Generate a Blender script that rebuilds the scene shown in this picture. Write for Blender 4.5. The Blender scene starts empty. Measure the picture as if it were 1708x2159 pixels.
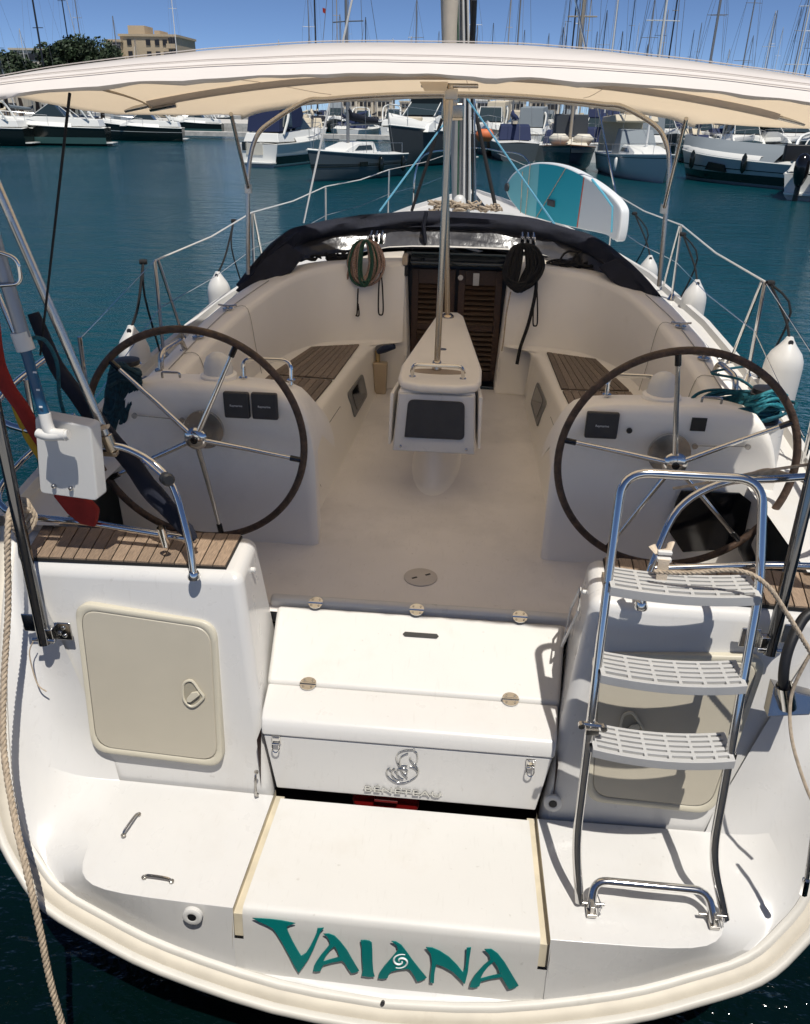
import bpy, bmesh, math, random
from mathutils import Vector, Matrix, noise
random.seed(7)
SC = bpy.context.scene
COL = SC.collection
R = math.radians

# ---------------------------------------------------------------- camera
PITCH, YAW, ROLL, CAM, FOC = R(27.0), R(-5.0), R(1.1), Vector((.19, 0, 2.9)), 1650.0 / 1708.0
fw = Vector((math.sin(YAW) * math.cos(PITCH), math.cos(YAW) * math.cos(PITCH), -math.sin(PITCH)))
rt = Vector((math.cos(YAW), -math.sin(YAW), 0)); up = rt.cross(fw)
rt, up = math.cos(ROLL) * rt + math.sin(ROLL) * up, -math.sin(ROLL) * rt + math.cos(ROLL) * up
cam = bpy.data.cameras.new('camera'); camo = bpy.data.objects.new('camera', cam); COL.objects.link(camo)
camo.matrix_world = Matrix(((rt.x, up.x, -fw.x, CAM.x), (rt.y, up.y, -fw.y, CAM.y), (rt.z, up.z, -fw.z, CAM.z), (0, 0, 0, 1)))
cam.sensor_fit = 'HORIZONTAL'; cam.sensor_width = 36; cam.lens = 36 * FOC
cam.clip_start = .05; cam.clip_end = 4000
SC.camera = camo

# ---------------------------------------------------------------- sky, sun, exposure
SUN = Vector((.068, -.135, .38)).normalized()
world = bpy.data.worlds.new('World'); SC.world = world; world.use_nodes = True
nt = world.node_tree; bg = nt.nodes['Background']
sky = nt.nodes.new('ShaderNodeTexSky'); sky.sky_type = 'NISHITA'; sky.sun_disc = False
sky.sun_elevation = math.asin(SUN.z); sky.sun_rotation = math.atan2(SUN.x, SUN.y)
sky.air_density = .34; sky.dust_density = .15; sky.ozone_density = 5.5; sky.altitude = 0
nt.links.new(sky.outputs[0], bg.inputs[0]); bg.inputs[1].default_value = .05
sl = bpy.data.lights.new('sun', 'SUN'); sl.energy = 2.0; sl.angle = R(.53); sl.color = (1, .955, .88)
so = bpy.data.objects.new('sun', sl); COL.objects.link(so); so.rotation_euler = SUN.to_track_quat('Z', 'Y').to_euler()
so.location = (0, -10, 30)
SC.view_settings.view_transform = 'Standard'; SC.view_settings.look = 'None'
SC.view_settings.exposure = 1.18; SC.view_settings.gamma = 1; SC.view_settings.use_curve_mapping = False

# ---------------------------------------------------------------- helpers
def at(px, py, x=None, y=None, z=None, plane=None):
    """a point of the photograph (1708 x 2159 grid) set at a real place: on the plane x=, y=, z= or (normal, k)"""
    d = fw + rt * ((px - 854) / 1650.0) - up * ((py - 1079.5) / 1650.0)
    if z is not None: t = (z - CAM.z) / d.z
    elif y is not None: t = (y - CAM.y) / d.y
    elif x is not None: t = (x - CAM.x) / d.x
    else:
        n = Vector(plane[0]); t = (plane[1] - n.dot(CAM)) / n.dot(d)
    return CAM + d * t

ORG = {}
def setp(o, label=None, cat=None, group=None, kind=None):
    if label: o['label'] = label
    if cat: o['category'] = cat
    if group: o['group'] = group
    if kind: o['kind'] = kind
    return o
def thing(name, label, cat, loc=(0, 0, 0), group=None):
    o = bpy.data.objects.new(name, None); COL.objects.link(o); o.location = loc
    o.empty_display_size = .2; ORG[o] = Vector(loc)
    return setp(o, label, cat, group)

class MB:
    def __init__(s): s.v = []; s.f = []; s.m = []; s.mi = 0; s.ew = {}
    def add(s, vs, fs):
        b = len(s.v); s.v += [Vector(p) for p in vs]
        for f in fs: s.f.append(tuple(b + i for i in f)); s.m.append(s.mi)
        return b
    def hexa(s, p):   # 0-3 bottom ring, 4-7 top ring (ccw from above)
        return s.add(p, [(3, 2, 1, 0), (4, 5, 6, 7), (0, 1, 5, 4), (1, 2, 6, 5), (2, 3, 7, 6), (3, 0, 4, 7)])
    def box(s, c, d, rot=None):
        c = Vector(c); x, y, z = d[0] / 2, d[1] / 2, d[2] / 2
        p = [Vector(q) for q in ((-x, -y, -z), (x, -y, -z), (x, y, -z), (-x, y, -z), (-x, -y, z), (x, -y, z), (x, y, z), (-x, y, z))]
        if rot is not None: p = [rot @ q for q in p]
        return s.hexa([c + q for q in p])
    def prism(s, outline, ext):
        n = len(outline); ext = Vector(ext); o = [Vector(p) for p in outline]
        return s.add(o + [p + ext for p in o], [tuple(range(n - 1, -1, -1)), tuple(range(n, 2 * n))] + [(i, (i + 1) % n, n + (i + 1) % n, n + i) for i in range(n)])
    def grid(s, rows, closed=False, wrap=False):
        n = len(rows[0]); b = s.add([p for r in rows for p in r], [])
        for i in range(len(rows) - (0 if wrap else 1)):
            i2 = (i + 1) % len(rows)
            for j in range(n - (0 if closed else 1)):
                j2 = (j + 1) % n
                s.f.append((b + i * n + j, b + i * n + j2, b + i2 * n + j2, b + i2 * n + j)); s.m.append(s.mi)
        return b
    def tube(s, pts, r, n=8, closed=False, radii=None, cap=True, flat=1.0):
        pts = [Vector(p) for p in pts]; N = len(pts); rows = []
        prev = None
        for i, p in enumerate(pts):
            if closed: t = pts[(i + 1) % N] - pts[i - 1]
            else: t = pts[min(i + 1, N - 1)] - pts[max(i - 1, 0)]
            if t.length < 1e-9: t = Vector((0, 0, 1))
            t.normalize()
            if prev is None:
                a = Vector((0, 0, 1)) if abs(t.z) < .9 else Vector((1, 0, 0))
                u = a.cross(t).normalized()
            else:
                u = prev - t * prev.dot(t)
                u = u.normalized() if u.length > 1e-6 else Vector((1, 0, 0)).cross(t).normalized()
            prev = u; w = t.cross(u); rr = radii[i] if radii else r
            rows.append([p + (u * math.cos(2 * math.pi * k / n) + w * flat * math.sin(2 * math.pi * k / n)) * rr for k in range(n)])
        b = s.grid(rows, closed=True, wrap=closed)
        if not closed and cap:
            s.f.append(tuple(b + k for k in range(n - 1, -1, -1))); s.m.append(s.mi)
            s.f.append(tuple(b + (N - 1) * n + k for k in range(n))); s.m.append(s.mi)
        return b
    def lathe(s, prof, c=(0, 0, 0), axis=(0, 0, 1), n=20):
        c = Vector(c); q = Vector((0, 0, 1)).rotation_difference(Vector(axis)).to_matrix()
        rows = [[c + q @ Vector((r * math.cos(2 * math.pi * k / n), r * math.sin(2 * math.pi * k / n), z)) for k in range(n)] for r, z in prof]
        b = s.grid(rows, closed=True)
        s.f.append(tuple(b + k for k in range(n - 1, -1, -1))); s.m.append(s.mi)
        s.f.append(tuple(b + (len(prof) - 1) * n + k for k in range(n))); s.m.append(s.mi)
        return b
    def build(s, name, mat, parent=None, smooth=35, bevel=0, seg=2, sub=0, weld=0, kind=None, label=None, solid=0):
        o0 = ORG[parent] if parent is not None else (sum(s.v, Vector()) / max(1, len(s.v)))
        if parent is None: o0 = Vector((o0.x, o0.y, min(p.z for p in s.v)))
        me = bpy.data.meshes.new(name)
        me.from_pydata([p - o0 for p in s.v], [], s.f)
        mats = mat if isinstance(mat, (list, tuple)) else [mat]
        for m in mats: me.materials.append(m)
        if len(mats) > 1: me.polygons.foreach_set('material_index', s.m)
        bm = bmesh.new(); bm.from_mesh(me)
        if weld: bmesh.ops.remove_doubles(bm, verts=bm.verts, dist=weld)
        bmesh.ops.recalc_face_normals(bm, faces=bm.faces)
        if smooth:
            a = R(smooth)
            for f in bm.faces: f.smooth = True
            for e in bm.edges:
                if len(e.link_faces) == 2:
                    if e.calc_face_angle(0) > a: e.smooth = False
                else: e.smooth = True
        bm.to_mesh(me); bm.free()
        o = bpy.data.objects.new(name, me); COL.objects.link(o)
        if solid:
            md = o.modifiers.new('solid', 'SOLIDIFY'); md.thickness = solid; md.offset = -1
        if bevel:
            md = o.modifiers.new('bevel', 'BEVEL'); md.width = bevel; md.segments = seg; md.limit_method = 'ANGLE'; md.angle_limit = R(28); md.harden_normals = False
            for p in me.polygons: p.use_smooth = True
            for e in me.edges: e.use_edge_sharp = False
            md2 = o.modifiers.new('wn', 'WEIGHTED_NORMAL'); md2.keep_sharp = False
        if sub:
            md = o.modifiers.new('sub', 'SUBSURF'); md.levels = sub; md.render_levels = sub
        ORG[o] = o0
        if parent is not None: o.parent = parent
        else: o.location = o0
        if kind: o['kind'] = kind
        if label: o['label'] = label
        return o

def spline(pts, per=6, closed=False):
    P = [Vector(p) for p in pts]; n = len(P); out = []
    rng = n if closed else n - 1
    for i in range(rng):
        if closed: a, b, c, d = P[i - 1], P[i], P[(i + 1) % n], P[(i + 2) % n]
        else: a, b, c, d = P[max(i - 1, 0)], P[i], P[i + 1], P[min(i + 2, n - 1)]
        for k in range(per):
            t = k / per
            out.append(.5 * ((2 * b) + (c - a) * t + (2 * a - 5 * b + 4 * c - d) * t * t + (3 * b - a - 3 * c + d) * t ** 3))
    if not closed: out.append(P[-1].copy())
    return out
def rounded(pts, r, seg=6):
    """polyline with its corners rounded"""
    P = [Vector(p) for p in pts]; out = [P[0]]
    for i in range(1, len(P) - 1):
        a, b, c = P[i - 1], P[i], P[i + 1]
        d1 = (a - b); d2 = (c - b); rr = min(r, d1.length * .49, d2.length * .49)
        p, q = b + d1.normalized() * rr, b + d2.normalized() * rr
        for k in range(seg + 1):
            t = k / seg; out.append((1 - t) ** 2 * p + 2 * t * (1 - t) * b + t * t * q)
    out.append(P[-1]); return out
def part_tube(name, pts, r, mat, parent, n=10, **k):
    m = MB(); m.tube(pts, r, n, **k); return m.build(name, mat, parent, smooth=60)
def twisted(pts, r, turns_per_m=14, n=6, strands=3, step=.006):
    """a laid rope: strands wound round a path"""
    P = [Vector(p) for p in pts]; L = [0]
    for i in range(1, len(P)): L.append(L[-1] + (P[i] - P[i - 1]).length)
    tot = L[-1]; N = max(4, int(tot / step)); m = MB(); path = []; j = 0
    for i in range(N + 1):
        s = tot * i / N
        while j < len(P) - 2 and L[j + 1] < s: j += 1
        t = (s - L[j]) / max(1e-9, L[j + 1] - L[j]); path.append(P[j].lerp(P[j + 1], min(1, t)))
    frames = []; u = None
    for i, p in enumerate(path):
        t = (path[min(i + 1, N)] - path[max(i - 1, 0)]).normalized()
        if u is None: u = (Vector((0, 0, 1)) if abs(t.z) < .9 else Vector((1, 0, 0))).cross(t).normalized()
        else: u = (u - t * u.dot(t)).normalized()
        frames.append((p, u, t.cross(u)))
    for k in range(strands):
        q = []
        for i, (p, u_, w_) in enumerate(frames):
            a = 2 * math.pi * (turns_per_m * tot * i / N + k / strands)
            q.append(p + (u_ * math.cos(a) + w_ * math.sin(a)) * r * .52)
        m.tube(q, r * .56, n)
    return m
def curve_mesh(name, loops, o, ux, uy, thick, mat, parent, smooth=30, bev=0):
    """flat shape (loops in 2-D, inner loops are holes) standing proud of a surface"""
    cu = bpy.data.curves.new(name, 'CURVE'); cu.dimensions = '2D'; cu.fill_mode = 'BOTH'; cu.extrude = thick / 2; cu.bevel_depth = bev
    for lp in loops:
        sp = cu.splines.new('POLY'); sp.points.add(len(lp) - 1); sp.use_cyclic_u = True
        for p, q in zip(sp.points, lp): p.co = (q[0], q[1], 0, 1)
    return flat_to_mesh(name, cu, o, ux, uy, thick, mat, parent)
def flat_to_mesh(name, cu, o, ux, uy, thick, mat, parent):
    tmp = bpy.data.objects.new('tmp', cu); COL.objects.link(tmp)
    dg = bpy.context.evaluated_depsgraph_get(); me = bpy.data.meshes.new_from_object(tmp.evaluated_get(dg))
    bpy.data.objects.remove(tmp); ux = Vector(ux); uy = Vector(uy); w = ux.cross(uy).normalized(); o = Vector(o) + w * thick / 2
    og = ORG[parent] if parent is not None else o.copy()
    for v in me.vertices: v.co = o + ux * v.co.x + uy * v.co.y + w * v.co.z - og
    me.materials.clear(); me.materials.append(mat); me.name = name
    ob = bpy.data.objects.new(name, me); COL.objects.link(ob); ORG[ob] = og
    if parent is not None: ob.parent = parent
    else: ob.location = og
    return ob
def text(name, s, size, o, ux, uy, thick, mat, parent, sx=1.0, space=1.0):
    cu = bpy.data.curves.new(name, 'FONT'); cu.body = s; cu.size = size; cu.align_x = 'CENTER'; cu.align_y = 'CENTER'; cu.extrude = thick / 2; cu.space_character = space; cu.resolution_u = 3
    return flat_to_mesh(name, cu, o, Vector(ux) * sx, uy, thick, mat, parent)

# ---------------------------------------------------------------- materials
def mat(name, col, rough=.5, metal=0, bump=0, bscale=60, var=0, vscale=4, coat=0, spec=.5, stretch=None, dirt=None, dscale=3, trans=0, alpha=1, rvar=0, objvar=0, specks=0):
    m = bpy.data.materials.new(name); m.use_nodes = True; t = m.node_tree; p = t.nodes['Principled BSDF']
    L = t.links.new; N = t.nodes.new
    p.inputs['Base Color'].default_value = (*col, 1); p.inputs['Roughness'].default_value = rough
    p.inputs['Metallic'].default_value = metal; p.inputs['Specular IOR Level'].default_value = spec
    p.inputs['Coat Weight'].default_value = coat; p.inputs['Coat Roughness'].default_value = .08
    p.inputs['Transmission Weight'].default_value = trans; p.inputs['Alpha'].default_value = alpha
    if var or bump or dirt or rvar or objvar:
        g = N('ShaderNodeNewGeometry'); src = g.outputs['Position']
        if stretch:
            mp = N('ShaderNodeMapping'); mp.inputs['Scale'].default_value = stretch; L(src, mp.inputs[0]); src = mp.outputs[0]
    last = None
    def mixc(fac, a, b):
        mx = N('ShaderNodeMix'); mx.data_type = 'RGBA'; L(fac, mx.inputs[0])
        if hasattr(a, 'links'): L(a, mx.inputs[6])
        else: mx.inputs[6].default_value = (*a, 1)
        if hasattr(b, 'links'): L(b, mx.inputs[7])
        else: mx.inputs[7].default_value = (*b, 1)
        return mx.outputs[2]
    if var:
        n = N('ShaderNodeTexNoise'); n.inputs['Scale'].default_value = vscale; n.inputs['Detail'].default_value = 6; L(src, n.inputs[0])
        rp = N('ShaderNodeMapRange'); rp.inputs[1].default_value = .3; rp.inputs[2].default_value = .7; L(n.outputs[0], rp.inputs[0])
        last = mixc(rp.outputs[0], [c * (1 - var) for c in col], [min(1, c * (1 + var)) for c in col])
    if objvar:
        oi = N('ShaderNodeObjectInfo'); hs = N('ShaderNodeHueSaturation')
        mr = N('ShaderNodeMapRange'); mr.inputs[3].default_value = 1 - objvar; mr.inputs[4].default_value = 1 + objvar; L(oi.outputs['Random'], mr.inputs[0]); L(mr.outputs[0], hs.inputs['Value'])
        if last is not None: L(last, hs.inputs['Color'])
        else: hs.inputs['Color'].default_value = (*col, 1)
        last = hs.outputs[0]
    if dirt:
        n = N('ShaderNodeTexNoise'); n.inputs['Scale'].default_value = dscale; n.inputs['Detail'].default_value = 9; n.inputs['Roughness'].default_value = .65; L(g.outputs['Position'], n.inputs[0])
        rp = N('ShaderNodeMapRange'); rp.inputs[1].default_value = dirt[1]; rp.inputs[2].default_value = dirt[2]; rp.inputs[4].default_value = dirt[3]; L(n.outputs[0], rp.inputs[0])
        last = mixc(rp.outputs[0], last if last is not None else col, dirt[0])
    if specks:
        n = N('ShaderNodeTexNoise'); n.inputs['Scale'].default_value = 38; n.inputs['Detail'].default_value = 3; L(g.outputs['Position'], n.inputs[0])
        rp = N('ShaderNodeMapRange'); rp.inputs[1].default_value = .70; rp.inputs[2].default_value = .76; rp.inputs[4].default_value = specks; L(n.outputs[0], rp.inputs[0])
        n2 = N('ShaderNodeTexNoise'); n2.inputs['Scale'].default_value = 5; n2.inputs['Detail'].default_value = 2; mp2 = N('ShaderNodeMapping'); mp2.inputs['Scale'].default_value = (14, 2.2, 2.2); L(g.outputs['Position'], mp2.inputs[0]); L(mp2.outputs[0], n2.inputs[0])
        rq = N('ShaderNodeMapRange'); rq.inputs[1].default_value = .62; rq.inputs[2].default_value = .8; rq.inputs[4].default_value = specks * .5; L(n2.outputs[0], rq.inputs[0])
        mx_ = N('ShaderNodeMath'); mx_.operation = 'MAXIMUM'; L(rp.outputs[0], mx_.inputs[0]); L(rq.outputs[0], mx_.inputs[1])
        last = mixc(mx_.outputs[0], last if last is not None else col, (.30, .27, .23))
    if last is not None: L(last, p.inputs['Base Color'])
    if rvar:
        n = N('ShaderNodeTexNoise'); n.inputs['Scale'].default_value = 9; n.inputs['Detail'].default_value = 5; L(g.outputs['Position'], n.inputs[0])
        rp = N('ShaderNodeMapRange'); rp.inputs[3].default_value = max(.02, rough - rvar); rp.inputs[4].default_value = rough + rvar; L(n.outputs[0], rp.inputs[0]); L(rp.outputs[0], p.inputs['Roughness'])
    if bump:
        n = N('ShaderNodeTexNoise'); n.inputs['Scale'].default_value = bscale; n.inputs['Detail'].default_value = 4; L(src, n.inputs[0])
        b = N('ShaderNodeBump'); b.inputs['Strength'].default_value = bump; b.inputs['Distance'].default_value = .01; L(n.outputs[0], b.inputs['Height']); L(b.outputs[0], p.inputs['Normal'])
    return m
GEL = mat('gelcoat_white', (.62, .61, .588), .3, var=.02, vscale=2, coat=.25, dirt=((.50, .46, .41), .54, .88, .5), dscale=2.3, rvar=.1, bump=.012, bscale=9, specks=.22)
GELC = mat('gelcoat_cockpit', (.87, .83, .755), .42, var=.025, vscale=2, dirt=((.50, .46, .40), .58, .9, .5), dscale=2.0, rvar=.1, bump=.012, bscale=10)
SOLE = mat('nonskid_sole', (.75, .715, .685), .6, var=.04, vscale=3, dirt=((.46, .44, .42), .5, .8, .6), dscale=1.6, specks=.25, bump=.12, bscale=420)
NONSKID = mat('nonskid_white', (.61, .598, .568), .5, var=.02, vscale=3, dirt=((.50, .46, .40), .54, .86, .55), dscale=3, specks=.28, bump=.06, bscale=420)
CREAM = mat('cream_plastic', (.46, .42, .335), .45, var=.03, vscale=5, dirt=((.45, .41, .33), .6, .9, .5), dscale=5, bump=.03, bscale=200)
CREAM2 = mat('cream_frame', (.545, .505, .40), .4, var=.02)
TAN = mat('tan_channel', (.56, .50, .38), .5, var=.12, vscale=10)
STRAKE = mat('strake_beige', (.55, .50, .41), .55, var=.08, vscale=7, dirt=((.35, .3, .22), .58, .85, .6), dscale=6)
STRAKEW = mat('strake_white', (.59, .565, .51), .45, var=.05, vscale=6, dirt=((.4, .36, .3), .6, .9, .6), dscale=7)
HULLW = mat('hull_white', (.78, .78, .76), .22, coat=.3, var=.02)
STEEL = mat('stainless', (.66, .65, .63), .11, metal=1, rvar=.05)
STEELD = mat('stainless_dull', (.50, .48, .45), .25, metal=1, rvar=.08)
BRASSY = mat('stainless_warm', (.52, .43, .32), .25, metal=1, rvar=.06)
BLACK = mat('black_plastic', (.012, .012, .013), .45, bump=.05, bscale=200)
BLACKG = mat('black_gloss', (.008, .008, .009), .12)
DARKG = mat('dark_grey_cover', (.035, .035, .037), .55, var=.15, vscale=12, bump=.05, bscale=300)
TEAK = mat('teak', (.265, .19, .13), .65, var=.3, vscale=9, stretch=(30, 3, 30), bump=.25, bscale=12, objvar=.18)
TEAKG = mat('teak_weathered', (.185, .145, .112), .7, var=.28, vscale=9, stretch=(30, 3, 30), bump=.25, bscale=12, objvar=.2)
CAULK = mat('black_caulking', (.012, .011, .010), .7)
LEATHER = mat('wheel_leather', (.060, .035, .022), .6, var=.55, vscale=26, bump=.5, bscale=70, dirt=((.16, .10, .06), .55, .75, .8), dscale=30)
WOODD = mat('dark_mahogany', (.05, .025, .013), .5, var=.4, vscale=8, stretch=(6, 6, 40), bump=.1, objvar=.15)
NAVY = mat('navy_canvas', (.006, .008, .018), .85, bump=.35, bscale=30, var=.25, vscale=10)
VINYL = mat('grey_vinyl', (.045, .045, .05), .18, bump=.5, bscale=9, var=.4, vscale=4)
TEAL = mat('teal_vinyl', (.0, .175, .165), .35, var=.06, vscale=8)
TEALL = mat('teal_vinyl_light', (.02, .34, .30), .35)
ROPEB = mat('rope_beige', (.42, .34, .25), .85, var=.25, vscale=60, bump=.4, bscale=300)
ROPEK = mat('rope_black', (.01, .01, .011), .85, bump=.4, bscale=400)
ROPEG = mat('rope_green', (.03, .09, .055), .85, var=.5, vscale=120, bump=.4, bscale=300)
ROPEP = mat('rope_fleck', (.36, .24, .18), .85, var=.6, vscale=140, bump=.4, bscale=300)
ROPET = mat('rope_teal', (.0, .075, .105), .75, var=.4, vscale=70, bump=.4, bscale=300)
ROPELB = mat('rope_light_blue', (.10, .30, .42), .7, var=.2, vscale=90)
WHITEP = mat('white_plastic', (.63, .62, .59), .4, var=.03, dirt=((.5, .46, .4), .62, .9, .5), dscale=9)
GREYP = mat('grey_plastic', (.46, .455, .44), .5, bump=.05, bscale=250, var=.06)
RED = mat('red_cloth', (.30, .02, .012), .85, var=.25, vscale=12, bump=.3, bscale=40)
YEL = mat('yellow_cloth', (.55, .33, .02), .8, var=.2)
BLUEP = mat('blue_tube', (.01, .075, .16), .35, var=.15)
WEB = mat('beige_webbing', (.60, .50, .38), .8, bump=.3, bscale=200, var=.1, vscale=20)
GLASSD = mat('smoked_glass', (.012, .016, .018), .06, coat=.3)
ALU = mat('mast_aluminium', (.40, .395, .38), .5, metal=.2, var=.1)
SAILT = mat('sail_cover_tan', (.58, .51, .41), .8, var=.1, bump=.2)
CHROMEL = mat('chrome_letter', (.62, .62, .60), .14, metal=1)
POLE = mat('polished_pole', (.20, .20, .20), .08, metal=1, rvar=.04)
WHITEM = mat('white_mark', (.75, .76, .76), .5)
CONC = mat('concrete', (.52, .50, .46), .9, bump=.4, bscale=12, var=.2, vscale=2)
# canvas that lets sun through
def canvas(name, col, tcol, fac):
    m = bpy.data.materials.new(name); m.use_nodes = True; t = m.node_tree; p = t.nodes['Principled BSDF']; L = t.links.new
    p.inputs['Base Color'].default_value = (*col, 1); p.inputs['Roughness'].default_value = .75
    n = t.nodes.new('ShaderNodeTexNoise'); n.inputs['Scale'].default_value = 3; n.inputs['Detail'].default_value = 7
    g = t.nodes.new('ShaderNodeNewGeometry'); L(g.outputs['Position'], n.inputs[0])
    mx = t.nodes.new('ShaderNodeMix'); mx.data_type = 'RGBA'; L(n.outputs[0], mx.inputs[0]); mx.inputs[6].default_value = (*[c * .93 for c in col], 1); mx.inputs[7].default_value = (*[min(1, c * 1.05) for c in col], 1); L(mx.outputs[2], p.inputs['Base Color'])
    n2 = t.nodes.new('ShaderNodeTexNoise'); n2.inputs['Scale'].default_value = 5; L(g.outputs['Position'], n2.inputs[0])
    b = t.nodes.new('ShaderNodeBump'); b.inputs['Strength'].default_value = .25; b.inputs['Distance'].default_value = .05; L(n2.outputs[0], b.inputs['Height']); L(b.outputs[0], p.inputs['Normal'])
    tr = t.nodes.new('ShaderNodeBsdfTranslucent'); tr.inputs[0].default_value = (*tcol, 1)
    ms = t.nodes.new('ShaderNodeMixShader'); ms.inputs[0].default_value = fac
    L(p.outputs[0], ms.inputs[1]); L(tr.outputs[0], ms.inputs[2]); L(ms.outputs[0], t.nodes['Material Output'].inputs[0])
    return m
CANV = canvas('bimini_canvas', (.95, .92, .87), (.98, .88, .735), .68)
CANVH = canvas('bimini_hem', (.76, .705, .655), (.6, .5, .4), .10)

# ---------------------------------------------------------------- water and quay
WZ = -.45
def water_mat():
    m = bpy.data.materials.new('sea_water'); m.use_nodes = True; t = m.node_tree; p = t.nodes['Principled BSDF']; L = t.links.new
    p.inputs['Base Color'].default_value = (.0008, .021, .026, 1); p.inputs['Roughness'].default_value = .07; p.inputs['IOR'].default_value = 1.333
    g = t.nodes.new('ShaderNodeNewGeometry')
    # shade by quay and stern put into the base colour, teal water farther out
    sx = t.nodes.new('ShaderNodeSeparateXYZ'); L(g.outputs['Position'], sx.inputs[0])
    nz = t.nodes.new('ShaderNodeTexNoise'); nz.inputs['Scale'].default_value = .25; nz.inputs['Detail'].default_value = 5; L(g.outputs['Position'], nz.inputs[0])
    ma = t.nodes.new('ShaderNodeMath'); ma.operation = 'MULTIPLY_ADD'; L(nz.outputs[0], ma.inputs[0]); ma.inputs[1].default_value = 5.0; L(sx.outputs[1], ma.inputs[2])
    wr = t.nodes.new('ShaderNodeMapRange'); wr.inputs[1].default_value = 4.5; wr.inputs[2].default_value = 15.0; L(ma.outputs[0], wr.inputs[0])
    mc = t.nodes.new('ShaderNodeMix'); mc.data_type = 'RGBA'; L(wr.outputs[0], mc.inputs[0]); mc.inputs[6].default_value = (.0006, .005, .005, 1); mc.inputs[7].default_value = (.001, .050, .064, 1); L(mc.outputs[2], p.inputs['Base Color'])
    def wave(sc, st, detail):
        mp = t.nodes.new('ShaderNodeMapping'); mp.inputs['Scale'].default_value = st; mp.inputs['Rotation'].default_value = (0, 0, .35); L(g.outputs['Position'], mp.inputs[0])
        n = t.nodes.new('ShaderNodeTexNoise'); n.inputs['Scale'].default_value = sc; n.inputs['Detail'].default_value = detail; n.inputs['Roughness'].default_value = .6; L(mp.outputs[0], n.inputs[0]); return n.outputs[0]
    a = wave(1.1, (.8, 1.6, 1), 5); b = wave(5.5, (.8, 1.5, 1), 4); c = wave(.12, (1, 1.5, 1), 3)
    ad = t.nodes.new('ShaderNodeMath'); ad.operation = 'MULTIPLY_ADD'; L(b, ad.inputs[0]); ad.inputs[1].default_value = .28; L(a, ad.inputs[2])
    bm_ = t.nodes.new('ShaderNodeBump'); bm_.inputs['Distance'].default_value = .17; L(ad.outputs[0], bm_.inputs['Height'])
    mr = t.nodes.new('ShaderNodeMapRange'); mr.inputs[1].default_value = .35; mr.inputs[2].default_value = .65; mr.inputs[3].default_value = .6; mr.inputs[4].default_value = 1.0; L(c, mr.inputs[0]); L(mr.outputs[0], bm_.inputs['Strength'])
    L(bm_.outputs[0], p.inputs['Normal'])
    return m
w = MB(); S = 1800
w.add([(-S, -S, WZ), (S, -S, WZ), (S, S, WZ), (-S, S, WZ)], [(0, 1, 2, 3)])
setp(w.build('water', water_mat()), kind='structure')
q = MB(); q.box((0, -6.0, -1.0), (80, 13.0, 4.2)); qq = q.build('quay', CONC, bevel=.04); setp(qq, kind='structure')
# ================================================================= the yacht we look into
Y = thing('sailing_yacht', 'white sailing yacht moored stern-to with twin wheels and teal name on transom', 'sailing yacht', (0, 3, WZ))
def both(fn):
    for s in (-1, 1): fn(s)
def mir(s, pts): return [Vector((s * p[0], p[1], p[2])) for p in pts]
def lerp(a, b, t): return a + (b - a) * t
def interp(x, tab):
    if x <= tab[0][0]: return tab[0][1]
    for (a, va), (b, vb) in zip(tab, tab[1:]):
        if x <= b: return lerp(va, vb, (x - a) / (b - a))
    return tab[-1][1]
BEAM = [(2.9, 1.90), (3.6, 1.97), (5, 2.06), (6.6, 2.08), (8.5, 1.95), (10.5, 1.55), (12.5, .95), (14, .35), (14.6, .04)]
SHEER = [(2.9, 1.22), (5, 1.33), (8, 1.42), (11, 1.52), (14.6, 1.7)]
# rim of the sugar-scoop stern (half, centre to deck)
RIM = spline([(0, 1.70, -.13), (.42, 1.715, -.105), (.87, 1.77, -.035), (1.14, 1.83, .025), (1.36, 1.89, .09), (1.50, 1.97, .17), (1.63, 2.08, .30), (1.74, 2.28, .55), (1.83, 2.56, .88), (1.90, 2.90, 1.22)], 3)
NR = len(RIM)
# hull shell
h = MB()
full = [Vector((-p.x, p.y, p.z)) for p in RIM[:0:-1]] + RIM
rows = [full]
for y in (3.2, 4, 5, 6.5, 8, 9.5, 11, 12.5, 13.5, 14.2, 14.6):
    B = interp(y, BEAM); zs = interp(y, SHEER); half = []
    for i, p in enumerate(RIM):
        t = i / (NR - 1); a = t * math.pi / 2
        half.append(Vector((B * math.sin(a) ** .7, y, lerp(-.85, zs, 1 - math.cos(a) ** .9))))
    rows.append([Vector((-p.x, p.y, p.z)) for p in half[:0:-1]] + half)
h.grid(rows); hull = h.build('hull', HULLW, Y, smooth=60)
# rubbing strake round the stern rim: white bead, beige band, white lip
def strake(name, off0, off1, r, m):
    b = MB(); rr = []
    for i, p in enumerate(full):
        a = full[max(i - 1, 0)]; c = full[min(i + 1, len(full) - 1)]; t = (c - a).normalized()
        n = Vector((0, -.70, .72)); n = (n - t * n.dot(t)).normalized(); s = t.cross(n).normalized()
        if s.dot(Vector((0, 0, .4)) - p * .001 + Vector((-p.x, 0, .25))) < 0: s = -s
        row = []
        for k in range(7):
            u = k / 6; row.append(p + s * lerp(off0, off1, u) + n * (r * math.sin(math.pi * u) + .004))
        row.append(p + s * off1 - n * .03); row.insert(0, p + s * off0 - n * .03)
        rr.append(row)
    b.grid(rr); b.build(name, m, Y, smooth=50)
def rim_off(i, off, up_=0):
    p = full[i]; t = (full[min(i + 1, len(full) - 1)] - full[max(i - 1, 0)]).normalized(); n = Vector((0, -.70, .72)); n = (n - t * n.dot(t)).normalized(); s = t.cross(n).normalized()
    if s.dot(Vector((-p.x, 0, .65)) - p * .001) < 0: s = -s
    return p + s * off + n * up_
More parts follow.
